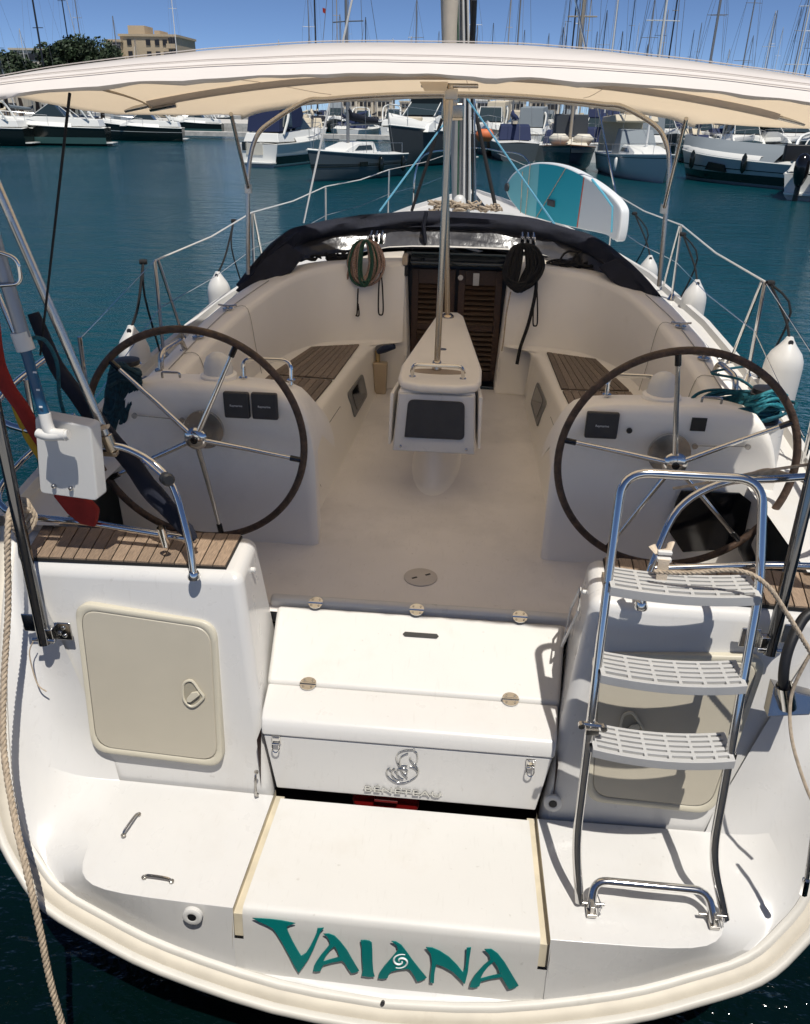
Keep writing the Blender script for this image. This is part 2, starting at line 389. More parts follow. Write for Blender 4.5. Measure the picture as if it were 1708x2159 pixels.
def rim_inner(x0, n):
    P = [rim_off(i, .099, .002) for i in range(len(full) // 2, len(full))]; out = []; L = []
    k = next(i for i, p in enumerate(P) if p.x > x0); a, b_ = P[k - 1], P[k]; P = [a.lerp(b_, (x0 - a.x) / (b_.x - a.x))] + P[k:]
    w = [0]
    for a, b_ in zip(P, P[1:]): w.append(w[-1] + (b_ - a).length)
    for i in range(n):
        d = w[-1] * i / (n - 1); j = max(0, min(len(P) - 2, next((q for q in range(len(w) - 1) if w[q + 1] >= d - 1e-9), len(P) - 2))); out.append(P[j].lerp(P[j + 1], (d - w[j]) / max(1e-9, w[j + 1] - w[j])))
    return out
strake('rubbing_strake', -.012, .028, .016, STRAKEW)
strake('rubbing_strake', .026, .072, .006, STRAKE)
strake('rubbing_strake', .070, .104, .008, STRAKEW)

# transom and stern moulding: platform sides, locker faces and seat boxes (one half each side)
def stern(s):
    b = MB()
    Q = [(.580, 1.842, .28), (.9, 1.85, .28), (1.08, 1.865, .28), (1.17, 1.90, .28), (1.215, 1.97, .28), (1.235, 2.12, .28), (1.25, 2.39, .28), (1.33, 2.45, .52), (1.44, 2.52, .82), (1.55, 2.59, 1.08), (1.62, 2.64, 1.20)]
    Q = spline(mir(s, Q), 2); rows = []
    P = [Vector((s * p.x, p.y, p.z)) for p in rim_inner(.580, len(Q))]
    for k in range(9):
        t = k / 8; row = []
        for i, (a, c) in enumerate(zip(Q, P)):
            u = i / (len(Q) - 1); sag = .07 * math.sin(math.pi * t) * min(1, max(0, (u - .18) * 5))
            p = a.lerp(c, t); p.z -= sag * .8; p.x += s * sag * .35; row.append(p)
        rows.append(row)
    b.grid(rows)
    fl = [(s * .562, 2.38, .28)] + [tuple(q) for q in Q[:13]]
    b.add(fl, [tuple(range(len(fl)))])
    b.build('stern_moulding', GEL, Y, bevel=.014, seg=3, weld=.002, smooth=0)
    # seat box with its sloping aft face
    b = MB(); P8 = [(.562, 2.38, .20), (1.30, 2.385, .20), (1.70, 3.02, .20), (.652, 3.10, .20), (.69, 2.60, 1.24), (1.64, 2.638, 1.20), (1.80, 2.96, 1.20), (.72, 2.94, 1.24)]
    b.hexa([(s * x, y, z) for x, y, z in P8]); b.build('stern_locker', GEL, Y, bevel=.048, seg=6, smooth=0)
    # slot channel
    b = MB()
    f0, f1, k0, k1 = s * .545, s * .584, s * .524, s * .562
    b.add([(f0, 1.852, .235), (f1, 1.852, .235), (k1, 2.42, .235), (k0, 2.42, .235), (f0, 1.838, .13), (f1, 1.838, .13)], [(0, 1, 2, 3), (4, 5, 1, 0)])
    b.add([(f1, 1.80, .10), (f1, 1.85, .235), (k1, 2.42, .235), (k1, 2.42, .276), (f1, 1.846, .276)], [(0, 1, 2, 3, 4)])
    b.build('platform_slot', TAN, Y)
both(stern)
# centre platform panel running over the edge into the transom face
FP = ((0, 1, -.118), 1.807)
fpy = lambda z: 1.807 + .118 * z
prof = [(2.375, .24), (2.377, .268), (2.367, .282), (2.2, .282), (2.0, .282), (1.875, .282), (1.855, .279), (1.844, .270), (fpy(.25), .25), (fpy(.19), .19), (fpy(.13), .13), (fpy(.129), .129), (fpy(.05), .05), (fpy(-.02), -.02), (fpy(-.06), -.06)]
b = MB(); rows = []
for k, (y_, z_) in enumerate(prof):
    hw = lerp(.545, .527, max(0, min(1, (y_ - 1.84) / .52))); rows.append([(lerp(-hw, hw, i / 14), y_, z_ + (.0 if k < 14 else .03 * abs(i / 7 - 1) ** 2)) for i in range(15)])
b.grid(rows)
for sg in (-1, 1): b.grid([[(sg * .545, fpy(z_) + .0003, z_), (sg * .564, fpy(z_) + .0003, z_), (sg * .583, fpy(z_) + .0003, z_)] for z_ in (.135, .06, -.01, -.045)])
for sg in (0, -1):
    b.add([rows[k][sg] for k in range(1, 11)] + [Vector(rows[10][sg]) + Vector((0, .05, 0)), Vector(rows[1][sg]) + Vector((0, 0, -.06))], [tuple(range(12))])
platform = b.build('swim_platform', NONSKID, Y, smooth=40)
# curved filler between transom foot and strake
b = MB(); rr = []
for i, p in enumerate(full):
    if abs(p.x) < .72:
        a = rim_off(i, .098, .003); c = Vector((p.x, fpy(-.04), -.04 + .02 * abs(p.x))); rr.append([rim_off(i, .09, -.02), a, a.lerp(c, .35) + Vector((0, -.002, -.004)), a.lerp(c, .7) + Vector((0, -.002, -.004)), c + Vector((0, .001, 0))])
b.grid(rr); b.build('transom_cove', GEL, Y, smooth=80)

# steps: sloping upper lid, locker lid, logo panel
b = MB(); b.hexa([(-.640, 2.655, .60), (.640, 2.655, .60), (.680, 3.035, .70), (-.680, 3.035, .70), (-.635, 2.655, .672), (.635, 2.655, .672), (.672, 3.03, .822), (-.672, 3.03, .822)])
lid = b.build('step_lid', NONSKID, Y, bevel=.02, seg=4)
b = MB(); b.hexa([(-.715, 3.045, .70), (.715, 3.045, .70), (.715, 3.13, .70), (-.715, 3.13, .70), (-.712, 3.04, .845), (.712, 3.04, .845), (.712, 3.09, .85), (-.712, 3.09, .85)])
b.build('step_sill', GEL, Y, bevel=.018, seg=4)
b = MB(); b.prism([(-.59, 2.648, .668), (-.585, 2.47, .655), (-.58, 2.415, .60), (-.575, 2.41, .572), (-.60, 2.648, .56)], (0, 0, 0)); b = MB()
prof = [(2.650, .667), (2.50, .655), (2.455, .640), (2.435, .615), (2.425, .575), (2.44, .572), (2.64, .575)]
wid = [.630, .616, .612, .608, .606, .606, .620]
L_ = [(-w_, y_, z_) for (y_, z_), w_ in zip(prof, wid)]; R_ = [(w_, y_, z_) for (y_, z_), w_ in zip(prof, wid)]
b.add(L_ + R_, [tuple(range(7)), tuple(range(13, 6, -1))] + [(i, (i + 1) % 7, 7 + (i + 1) % 7, 7 + i) for i in range(7)])
b.build('locker_lid', GEL, Y, bevel=.01, seg=3)
LPY0, LPY1 = 2.432, 2.405   # logo panel y at top and foot
b = MB(); b.hexa([(-.553, LPY1, .300), (.553, LPY1, .300), (.553, 2.46, .300), (-.553, 2.46, .300), (-.600, LPY0, .569), (.600, LPY0, .569), (.60, 2.47, .569), (-.60, 2.47, .569)])
panel = b.build('logo_panel', GEL, Y, bevel=.006)
b = MB(); b.box((0, 2.75, .35), (1.30, .62, .40)); 
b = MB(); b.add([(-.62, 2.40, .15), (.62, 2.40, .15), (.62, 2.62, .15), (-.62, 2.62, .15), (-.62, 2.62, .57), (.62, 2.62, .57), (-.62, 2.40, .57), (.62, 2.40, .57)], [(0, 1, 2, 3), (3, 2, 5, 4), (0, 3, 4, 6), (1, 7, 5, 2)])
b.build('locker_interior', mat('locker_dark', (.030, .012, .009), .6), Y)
# red jerry can lying in the gap
b = MB(); b.prism(rounded([(-.20, 2.43, .16), (.04, 2.43, .16), (.07, 2.43, .24), (.04, 2.43, .30), (-.20, 2.43, .30), (-.24, 2.43, .24), (-.20, 2.43, .16)], .04), (0, .13, 0))
jc = b.build('jerry_can', mat('red_can', (.22, .008, .008), .3), bevel=.015)
setp(jc, 'red plastic can stowed in the dark gap under the logo panel', 'can')
b = MB(); b.tube([(-.13, 2.425, .26), (-.03, 2.425, .26)], .010, 8); ORG[jc] = ORG[jc]; b.build('handle', mat('red_can_dark', (.12, .008, .008), .4), jc)
# hinges, latches, slot in the lid
def hinge(c, ax, nrm, r=.034):
    ax = Vector(ax).normalized(); nrm = Vector(nrm).normalized(); side = nrm.cross(ax).normalized(); c = Vector(c) + nrm * .003; b = MB()
    for sg in (-1, 1):
        o = [c + side * sg * .004 + ax * r * math.cos(t) + side * sg * (r * .9 * math.sin(t)) for t in [math.pi * k / 7 for k in range(8)]]
        b.prism(o, nrm * .004)
    b.tube([c - ax * r + nrm * .004, c + ax * r + nrm * .004], .006, 8)
    hg = b.build('hinge', STEEL, Y)
    for sg in (-1, 1):
        for k in (-.5, .5): b = MB(); b.lathe([(.005, 0), (.005, .002), (.002, .003)], c + ax * r * k + side * sg * .018 + nrm * .004, nrm, 8); b.build('screw', STEELD, hg)
sl_n = (0, -.37, .93)
for px in (662, 877, 1097): 
    c = at(px, 1283 + (px - 662) * .072, plane=((0, 0, 1), .838)); hinge((c.x, 3.035, .838), (1, 0, 0), (0, -.3, .95))
for px, py in ((647, 1452), (1077, 1490)):
    c = at(px, py, z=.672); hinge((c.x, 2.652, .672), (1, 0, 0), (0, -.18, .98), .036)
b = MB(); o = [Vector((x, y, .0)) for x, y in ((-.095, 0), (-.085, .012), (.06, .012), (.07, 0), (.06, -.012), (-.085, -.012))]
b.prism([Vector((p.x + .03, 2.92 + p.y * .93, .7785 + p.y * .38 + .0035)) for p in o], Vector((0, -.0006, .0012))); b.build('lid_grip', BLACK, Y)
def latch(px, py):
    c = at(px, py, plane=((0, 1, -.115), LPY0 - .115 * .569)); b = MB(); c.y -= .004
    b.box(c, (.038, .010, .040)); b.box(c + Vector((0, -.006, .008)), (.028, .008, .018)); b.tube([c + Vector((-.016, -.012, -.012)), c + Vector((.016, -.012, -.012))], .005, 8)
    la = b.build('latch', STEEL, Y, bevel=.002)
    b = MB(); b.tube(spline([c + Vector(q) for q in ((-.014, -.012, -.018), (-.014, -.02, -.04), (0, -.022, -.052), (.014, -.02, -.04), (.014, -.012, -.018))], 4), .003, 6); b.build('bail', STEEL, la)
latch(583, 1558); latch(1119, 1608)
# brand lettering and sea-horse emblem on the panel
lo = at(849, 1668, plane=((0, 1, -.115), LPY0 - .115 * .569)); un = Vector((0, .115, .993))
text('letter_strip', 'BÉNÉTEAU', .040, lo + Vector((0, -.001, 0)), (1, 0, 0), un, .006, CHROMEL, Y, sx=1.62, space=1.08)
b = MB(); b.box(lo + Vector((0, -.003, -.002)), (.335, .003, .004)); b.build('letter_bar', CHROMEL, Y)
def hz(pts, per=5):   # crop pixels of the emblem
    return spline([at((1400 + x * .2927) * .527, (2900 + y * .2927) * .527, plane=((0, 1, -.115), LPY0 - .115 * .569)) + Vector((0, -.004, 0)) for x, y in pts], per)
b = MB()
for st in ([(680, 550), (650, 500), (637, 430), (665, 375), (720, 345), (790, 330), (860, 330), (880, 318), (885, 345), (915, 370), (928, 430), (922, 480), (905, 520), (880, 525), (860, 505)],
           [(690, 545), (685, 470), (710, 420), (760, 390), (800, 378)], [(820, 435), (830, 470), (855, 500), (880, 530), (920, 575), (937, 625), (930, 660), (900, 700), (850, 735), (790, 765), (720, 782), (640, 772), (560, 730), (510, 670), (505, 610), (545, 575)],
           [(690, 550), (740, 545), (790, 546)], [(820, 555), (870, 570), (910, 600), (930, 640)], [(545, 575), (550, 600), (572, 620), (580, 670), (620, 720), (680, 752)], [(572, 620), (590, 595), (610, 585), (620, 620), (640, 635), (660, 680), (700, 715), (735, 730)], [(640, 635), (650, 600), (690, 590), (710, 625), (740, 670), (790, 712)], [(655, 590), (720, 580), (770, 595), (790, 625), (775, 655), (745, 650)]):
    b.tube(hz(st), .0027, 6)
b.build('seahorse_emblem', CHROMEL, Y, smooth=60)
# boat name in teal vinyl
def L2(pts): return [at((900 + x * .7611) * .527, (3500 + y * .7611) * .527, plane=FP) for x, y in pts]
NAMES = {
 'V': ([(150, 209), (195, 211), (240, 214), (300, 221), (375, 236), (350, 243), (330, 252), (336, 280), (360, 330), (385, 375), (405, 408), (430, 392), (452, 357), (473, 315), (486, 285), (490, 262), (525, 260), (508, 278), (490, 320), (470, 370), (445, 420), (420, 457), (392, 496), (370, 460), (340, 400), (305, 335), (272, 282), (255, 262), (225, 245), (190, 230)],),
 'A': ([(521, 292), (550, 290), (580, 302), (610, 332), (645, 377), (675, 430), (708, 485), (690, 494), (668, 497), (650, 472), (634, 445), (620, 432), (570, 441), (522, 455), (512, 470), (508, 485), (485, 489), (467, 486), (472, 460), (486, 434), (510, 400), (540, 365), (556, 345), (552, 322), (540, 304)], [(581, 356), (560, 371), (537, 400), (519, 437), (555, 426), (606, 412), (595, 380)]),
 'I': ([(716, 325), (740, 324), (762, 328), (775, 338), (778, 380), (779, 440), (783, 490), (790, 515), (760, 517), (722, 511), (728, 480), (724, 420), (722, 355)],),
 'A.': ([(877, 330), (900, 331), (930, 350), (957, 385), (985, 425), (1020, 470), (1062, 521), (1040, 534), (1013, 541), (1000, 515), (980, 485), (965, 474), (920, 478), (880, 488), (865, 500), (858, 522), (835, 527), (808, 524), (815, 495), (840, 460), (868, 428), (898, 392), (912, 372), (905, 350)],),
 'N': ([(1058, 362), (1090, 363), (1130, 380), (1180, 413), (1220, 453), (1250, 492), (1262, 478), (1268, 440), (1271, 365), (1295, 362), (1286, 420), (1278, 490), (1262, 554), (1235, 525), (1200, 490), (1150, 462), (1112, 450), (1103, 500), (1100, 550), (1080, 547), (1082, 500), (1090, 440), (1084, 395)],),
 'A..': ([(1364, 372), (1400, 370), (1435, 395), (1470, 440), (1500, 490), (1543, 562), (1520, 575), (1493, 581), (1475, 550), (1455, 517), (1400, 526), (1345, 541), (1338, 565), (1315, 573), (1287, 570), (1295, 540), (1320, 500), (1360, 455), (1396, 425), (1391, 400)], [(1415, 435), (1390, 455), (1362, 490), (1342, 526), (1390, 513), (1447, 500), (1435, 465)])}
fo = Vector((0, 1.807, 0)); fu = Vector((0, .118, 1)).normalized()
def to2(p): return ((p - fo).x, (p - fo).dot(fu))
for loops in NAMES.values():
    curve_mesh('name_letter', [[to2(p) for p in L2(lp)] for lp in loops], fo + Vector((0, -.0125, 0)), (1, 0, 0), fu, .003, TEAL, Y)
b = MB()
for ph in (0, math.pi):
    pts = []
    for k in range(26):
        t = k / 25; a = ph + t * 5.2; r = 6 + 46 * t; pts.append((925 + r * math.cos(a), 433 + r * .74 * math.sin(a)))
    b.tube([p + Vector((0, -.0155, 0)) for p in L2(pts)], .0042, 6, radii=[.0018 + .0028 * math.sin(math.pi * min(1, k / 25 * 1.05)) for k in range(26)])
b.build('spiral_emblem', WHITEM, Y, smooth=60)

# locker doors on the stern boxes
DP = ((0, 1, -.25), 2.38 - .25 * .28)
def box_plane(s):   # least plane of the face
    a = Vector((s * .60, 2.38, .28)); c = Vector((s * 1.62, 2.64, 1.20)); d = Vector((s * .70, 2.60, 1.24))
    n = (c - a).cross(d - a).normalized()
    if n.y > 0: n = -n
    return n
def locker(s, px, hp):
    n = Vector((0, -.970, .2425)); C4 = [at(*q, plane=DP) + n * .012 for q in px]
    def ring(f, off):
        c = sum(C4, Vector()) / 4; return rounded_loop([c + (p - c) * f for p in C4], .075, 6, n * off)
    def rounded_loop(P, r, seg, off):
        out = []
        for i in range(4):
            a, b_, c = P[i - 1], P[i], P[(i + 1) % 4]; p, q_ = b_ + (a - b_).normalized() * r, b_ + (c - b_).normalized() * r
            out += [((1 - t) ** 2 * p + 2 * t * (1 - t) * b_ + t * t * q_) + off for t in [k / seg for k in range(seg + 1)]]
        return out
    b = MB(); b.grid([ring(1.0, -.03), ring(1.0, .004), ring(.988, .009), ring(.935, .009), ring(.92, .005)], closed=True)
    fr = b.build('locker_frame', CREAM2, Y, smooth=50)
    b = MB(); r1 = ring(.918, .003); bb = b.add(r1 + ring(.905, .0075), []); N = len(r1)
    for i in range(N): b.f.append((bb + i, bb + (i + 1) % N, bb + N + (i + 1) % N, bb + N + i)); b.m.append(0)
    b.f.append(tuple(bb + N + i for i in range(N))); b.m.append(0)
    b.build('locker_door', CREAM, Y, smooth=30)
    if hp:
        c = at(*hp, plane=DP) + n * .026; ux = Vector((1, 0, 0)); uy = Vector((0, .2425, .970)); b = MB()
        tear = [(.0, .058), (-.032, .048), (-.040, .015), (-.036, -.03), (-.012, -.056), (.012, -.052), (.04, -.024), (.048, -.008), (.03, .018)]
        P = spline([c + ux * a + uy * q_ for a, q_ in tear], 3, closed=True); b.tube(P, .006, 6, closed=True); lh = b.build('locker_latch', CREAM2, Y)
        b = MB(); b.prism([p + n * -.002 for p in P], n * -.004); b.build('latch_recess', mat('recess', (.33, .30, .23), .5), lh)
        b = MB(); b.prism([c + ux * a + uy * q_ for a, q_ in ((-.02, -.035), (-.005, -.035), (.035, .0), (.025, .016), (.0, .01), (-.022, -.02))], n * .012); b.build('latch_lever', CREAM2, lh, bevel=.003)
locker(-1, [(160, 1266), (458, 1310), (474, 1614), (198, 1580)], (410, 1457))
locker(1, [(1252, 1372), (1618, 1380), (1502, 1712), (1234, 1684)], (1328, 1525))

# teak seats on the stern boxes: one plank each
def stern_seat(s):
    base = MB(); base.hexa([(s * .765, 2.645, 1.235), (s * 1.64, 2.665, 1.205), (s * 1.70, 2.935, 1.205), (s * .775, 2.915, 1.235), (s * .765, 2.645, 1.2465), (s * 1.64, 2.665, 1.2185), (s * 1.70, 2.935, 1.2185), (s * .775, 2.915, 1.2465)])
    seat = base.build('stern_seat', CAULK, Y)
    n = 16
    for i in range(n):
        f0, f1 = i / n + .05 / n, (i + 1) / n - .05 / n; b = MB()
        def P(f, e, dz):
            p = Vector((s * .768, 2.650, 1.247)).lerp(Vector((s * 1.637, 2.668, 1.219)), f); q_ = Vector((s * .778, 2.912, 1.247)).lerp(Vector((s * 1.697, 2.932, 1.219)), f)
            p = p.lerp(q_, e); p.z += dz; return p
        j = random.uniform(0, .0015)
        b.hexa([P(f0, 0, -.002), P(f1, 0, -.002), P(f1, 1, -.002), P(f0, 1, -.002), P(f0, 0, .006 + j), P(f1, 0, .006 + j), P(f1, 1, .006 + j), P(f0, 1, .006 + j)])
        b.build('plank', TEAK, seat, smooth=0)
both(stern_seat)

# side decks, toe rails
def side_deck(s):
    b = MB(); rows = []
    for y in [2.9, 3.3, 3.7, 4.2, 4.8, 5.4, 6, 6.6, 7.4, 8.4, 9.5, 11, 12.5, 13.8, 14.5]:
        B = interp(y, BEAM); z = interp(y, SHEER); inn = interp(y, [(2.9, 1.60), (6, 1.45), (6.8, .9), (10.8, .5), (14.5, 0)])
        rows.append([(s * B, y, z - .02), (s * (B - .01), y, z + .06), (s * (B - .05), y, z + .06), (s * (B - .06), y, z + .012), (s * lerp(B, inn, .4), y, z + .02), (s * inn, y, z + .03)])
    b.grid(rows); b.build('side_deck', NONSKID, Y, smooth=30)
    b = MB()   # genoa track and grooves along the deck
    pts = [(s * (interp(y, BEAM) - .17), y, interp(y, SHEER) + .028) for y in (4.2, 5, 6, 7, 8)]
    b.tube(pts, .012, 6); b.build('genoa_track', STEELD, Y)
    for y in (4.55, 5.6): 
        b = MB(); b.box((s * (interp(y, BEAM) - .17), y, interp(y, SHEER) + .05), (.05, .14, .04)); b.box((s * (interp(y, BEAM) - .17), y, interp(y, SHEER) + .08), (.03, .07, .04)); b.build('track_car', STEELD, Y, bevel=.008)
both(side_deck)
b = MB(); rows = []
for y in (6.85, 7.2, 8, 9, 10, 10.8, 11.6):
    hh = interp(y, [(6.85, .50), (8, .52), (10, .38), (11.6, .02)]); wd = interp(y, [(6.85, 1.38), (8, 1.25), (10, .95), (11.6, .5)]); z = interp(y, SHEER) + .02
    rows.append([(wd * c, y, z + hh * (1 - abs(c) ** 4) if abs(c) < 1 else z) for c in [k / 7 for k in range(-7, 8)]])
b.grid(rows); b.build('coachroof', NONSKID, Y, smooth=60)
for s in (-1, 1):
    b = MB(); b.add([(s * .46, 6.85, 1.40)] + [(s * (.46 + .92 * k / 6), 6.85, 1.37 + .50 * (1 - ((.46 + .92 * k / 6) / 1.38) ** 4)) for k in range(7)], [tuple(range(8))]); b.build('coachroof_end', GELC, Y)

# cockpit sole, seats, coamings and bulkhead
b = MB(); b.add([(-1.7, 3.0, .80), (1.7, 3.0, .80), (1.7, 3.75, .80), (.72, 4.05, .80), (.66, 6.5, .80), (-.66, 6.5, .80), (-.72, 4.05, .80), (-1.7, 3.75, .80)], [(0, 1, 2, 3, 4, 5, 6, 7)])
b.build('cockpit_sole', SOLE, Y)
IN = [(1.47, 3.80, 1.525), (1.46, 4.2, 1.57), (1.435, 4.85, 1.635), (1.38, 5.4, 1.69), (1.27, 5.95, 1.75), (1.08, 6.37, 1.79), (.82, 6.55, 1.81), (.60, 6.60, 1.815), (.43, 6.61, 1.82)]
OUT = [(1.66, 3.80, 1.505), (1.66, 4.2, 1.55), (1.655, 4.85, 1.61), (1.63, 5.4, 1.66), (1.55, 5.95, 1.72), (1.36, 6.55, 1.76), (.98, 6.84, 1.785), (.66, 6.86, 1.80), (.43, 6.86, 1.81)]
SEAT = [(1.40, 3.80, 1.20), (1.40, 4.2, 1.20), (1.385, 4.85, 1.20), (1.345, 5.4, 1.20), (1.25, 5.9, 1.20), (1.05, 6.24, 1.20), (.80, 6.37, 1.20), (.62, 6.40, 1.20), (.42, 6.42, 1.20)]
FRONT = [(.80, 3.80), (.80, 4.2), (.765, 4.85), (.73, 5.4), (.69, 5.9), (.665, 6.15), (.66, 6.2), (.65, 6.24), (.64, 6.3)]
def coaming(s):
    b = MB(); rows = []
    I = spline(mir(s, IN), 4); O = spline(mir(s, OUT), 4); S_ = spline(mir(s, SEAT), 4)
    for i, o, e in zip(I, O, S_):
        zd = interp(o.y, SHEER) + .0; row = [Vector((o.x + (s * .05 if abs(o.x) > .7 else 0), o.y, zd)), o + Vector((s * .012, 0, -.05)), o + Vector((0, 0, -.008))]
        row += [o.lerp(i, .15) + Vector((0, 0, .006)), o.lerp(i, .5) + Vector((0, 0, .012)), o.lerp(i, .85) + Vector((0, 0, .006)), i + Vector((0, 0, -.008))]
        row += [i.lerp(e, .09), i.lerp(e, .3), i.lerp(e, .55), i.lerp(e, .8), i.lerp(e, .93) + (i - e).normalized() * 0, e]
        rows.append(row)
    b.grid(rows); b.build('coaming', GELC, Y, smooth=75)
    # seat: top, rounded nose, front
    b = MB(); F = spline([(s * x, y, 1.2) for x, y in FRONT], 4); rows = []
    for e, f in zip(S_, F):
        d = (e - f).normalized(); k = min(1, (6.5 - f.y) / .6)
        foot = Vector((s * interp(f.y, [(3.5, .69), (4.1, .685), (6.4, .62)]), f.y + .05, .795))
        rows.append([e + Vector((0, 0, .02)), e - d * .02, e.lerp(f, .3), e.lerp(f, .7), f + d * .06, f + d * .025 - Vector((0, 0, .006)), f + d * .006 - Vector((0, 0, .025)), f - Vector((0, 0, .06)), f.lerp(foot, .5), foot + d * .008 + Vector((0, 0, .03)), foot - d * .02])
    b.grid(rows); b.build('cockpit_seat', GELC, Y, smooth=75)
    # bulkhead beside the companionway
    b = MB(); xs = (.43, .39)
    b.hexa([(s * .36, 6.40, .79), (s * .70, 6.36, .79), (s * .70, 6.70, .79), (s * .36, 6.72, .79), (s * .43, 6.625, 1.805), (s * .70, 6.60, 1.805), (s * .70, 6.86, 1.805), (s * .43, 6.86, 1.805)])
    b.build('bulkhead', GELC, Y, bevel=.03, seg=4)
    # small breaker plate by the companionway
    b = MB(); c = at(812 if s < 0 else 1047, 660 if s < 0 else 705, y=6.44)
both(coaming)
def teak_panel(s, pts, n):
    # pts: four corners (inner-aft, outer-aft, outer-fwd, inner-fwd) at seat level
    P = [Vector((p[0] * s, p[1], 1.203)) for p in pts]; b = MB(); b.hexa(P + [p + Vector((0, 0, .0035)) for p in P]); seat = b.build('seat_teak', CAULK, Y)
    for i in range(n):
        f0, f1 = (i + .05) / n, (i + .95) / n; j = random.uniform(0, .0015); Z0 = Vector((0, 0, .002)); Z1 = Vector((0, 0, .010 + j)); b = MB()
        a, c, d, e = P[0].lerp(P[1], f0), P[0].lerp(P[1], f1), P[3].lerp(P[2], f1), P[3].lerp(P[2], f0)
        b.hexa([a + Z0, c + Z0, d + Z0, e + Z0, a + Z1, c + Z1, d + Z1, e + Z1]); b.build('plank', TEAKG, seat, smooth=0)
for s in (-1, 1):
    teak_panel(s, [(.80, 5.32), (1.27, 5.36), (1.13, 6.12), (.76, 6.26)], 9)
    teak_panel(s, [(.86, 4.50), (1.33, 4.55), (1.275, 5.32), (.805, 5.28)], 9)
    def seatfit(px, py): return at(px, py, plane=((s * 1.0, .06, .28), .0)) 
    # dark opening light and locker edge lines on the seat front
    def sf(y, z):   # point on the seat front
        f = interp(y, [(a[1], a[0]) for a in FRONT]); g = interp(y, [(3.5, .69), (4.1, .685), (6.4, .62)])
        t = (1.14 - z) / .34; return Vector((s * lerp(f, g, max(0, t)), y + .05 * max(0, t), z))
    o = rounded([sf(5.35, .90), sf(5.35, 1.09), sf(5.85, 1.09), sf(5.85, .90), sf(5.35, .90)], .05)[0:-1]
    nx = Vector((-s, 0, .28)).normalized()
    b = MB(); b.prism([p + nx * .002 for p in o], nx * .014); pf = b.build('port_light', mat('window_frame_grey', (.18, .18, .175), .45), Y, bevel=.004)
    c = sum(o, Vector()) / len(o); b = MB(); b.prism([c + (p - c) * .74 + nx * .017 for p in o], nx * .002); b.build('pane', GLASSD, pf)
    ln = [sf(4.22, .86), sf(4.22, 1.07), sf(5.12, 1.07), sf(5.12, .94)]
    b = MB(); b.tube([p + nx * .0005 for p in ln], .0035, 5); b.build('locker_seam', mat('seam_dark', (.25, .23, .2), .8), Y)  # dark line along the locker joint
    c = sf(4.72, 1.06) + nx * .006; b = MB(); b.lathe([(.022, -.006), (.022, 0), (.016, .004)], c, nx, 12); b.tube([c + nx * .006 + Vector((0, -.0, .012)), c + nx * .012 - Vector((0, 0, .02))], .006, 6); b.build('seat_latch', STEELD, Y)
    # breaker plates beside the companionway
    b = MB(); b.box((s * .386, 6.435, 1.02), (.006, .13, .17)); b.box((s * .383, 6.435, 1.02), (.006, .10, .14)); b.build('vent_plate', GELC, Y)

# companionway: louvred doors, sliding hatch
b = MB(); b.add([(-.44, 6.74, .75), (.44, 6.74, .75), (.44, 6.86, 1.86), (-.44, 6.86, 1.86)], [(0, 1, 2, 3)]); b.build('companionway_dark', BLACK, Y)
for s in (-1, 1):
    d = MB(); T = lambda x, z: Vector((s * x, 6.66 + .12 * (z - .8) / 1.0, z))
    def bar(m, x0, x1, z0, z1, dep=.03):
        p = [T(x0, z0), T(x1, z0), T(x1, z1), T(x0, z1)]; m.prism(p, (0, dep, 0))
    for a in ((.015, .07, .82, 1.74), (.325, .38, .82, 1.74), (.07, .325, .82, .90), (.07, .325, 1.62, 1.74), (.07, .325, 1.24, 1.29)): bar(d, *a)
    door = d.build('companionway_door', WOODD, Y, bevel=.004)
    zz = .915
    while zz < 1.60:
        if not 1.215 < zz < 1.29:
            m = MB(); p = [T(.07, zz), T(.325, zz), T(.325, zz + .03), T(.07, zz + .03)]; p = [p[0] + Vector((0, -.004, 0)), p[1] + Vector((0, -.004, 0)), p[2] + Vector((0, .022, 0)), p[3] + Vector((0, .022, 0))]
            m.prism(p, (0, .004, .004)); m.build('louvre_slat', WOODD, door, smooth=0)
        zz += .042
    b = MB(); b.hexa([(s * .40, 6.60, 1.70), (s * .455, 6.60, 1.70), (s * .455, 7.6, 1.90), (s * .40, 7.6, 1.90), (s * .40, 6.60, 1.80), (s * .455, 6.60, 1.80), (s * .455, 7.6, 2.0), (s * .40, 7.6, 2.0)]); b.build('hatch_runner', BLACK, Y, bevel=.015)
    b = MB(); b.hexa([(s * .405, 6.58, 1.79), (s * .45, 6.58, 1.79), (s * .45, 6.66, 1.80), (s * .405, 6.66, 1.80), (s * .405, 6.60, 1.865), (s * .45, 6.60, 1.865), (s * .45, 6.68, 1.875), (s * .405, 6.68, 1.875)]); b.build('runner_end', mat('tan_block', (.42, .34, .25), .6), Y, bevel=.01)
b = MB(); b.hexa([(-.395, 6.66, 1.785), (.395, 6.66, 1.785), (.395, 7.5, 1.96), (-.395, 7.5, 1.96), (-.395, 6.66, 1.815), (.395, 6.66, 1.815), (.395, 7.5, 1.99), (-.395, 7.5, 1.99)]); b.build('sliding_hatch', GLASSD, Y, bevel=.008)
b = MB(); b.box((.16, 6.70, 1.68), (.05, .012, .10)); b.lathe([(.022, 0), (.022, .012)], (.03, 6.71, 1.69), (0, -1, 0), 14); b.build('door_lock', STEELD, Y)
b = MB(); b.tube(spline([(-.12, 6.99, 1.86), (0, 6.95, 1.90), (.12, 6.92, 1.885), (.24, 6.95, 1.85)], 5), .012, 8); b.build('hatch_grip', WHITEP, Y)
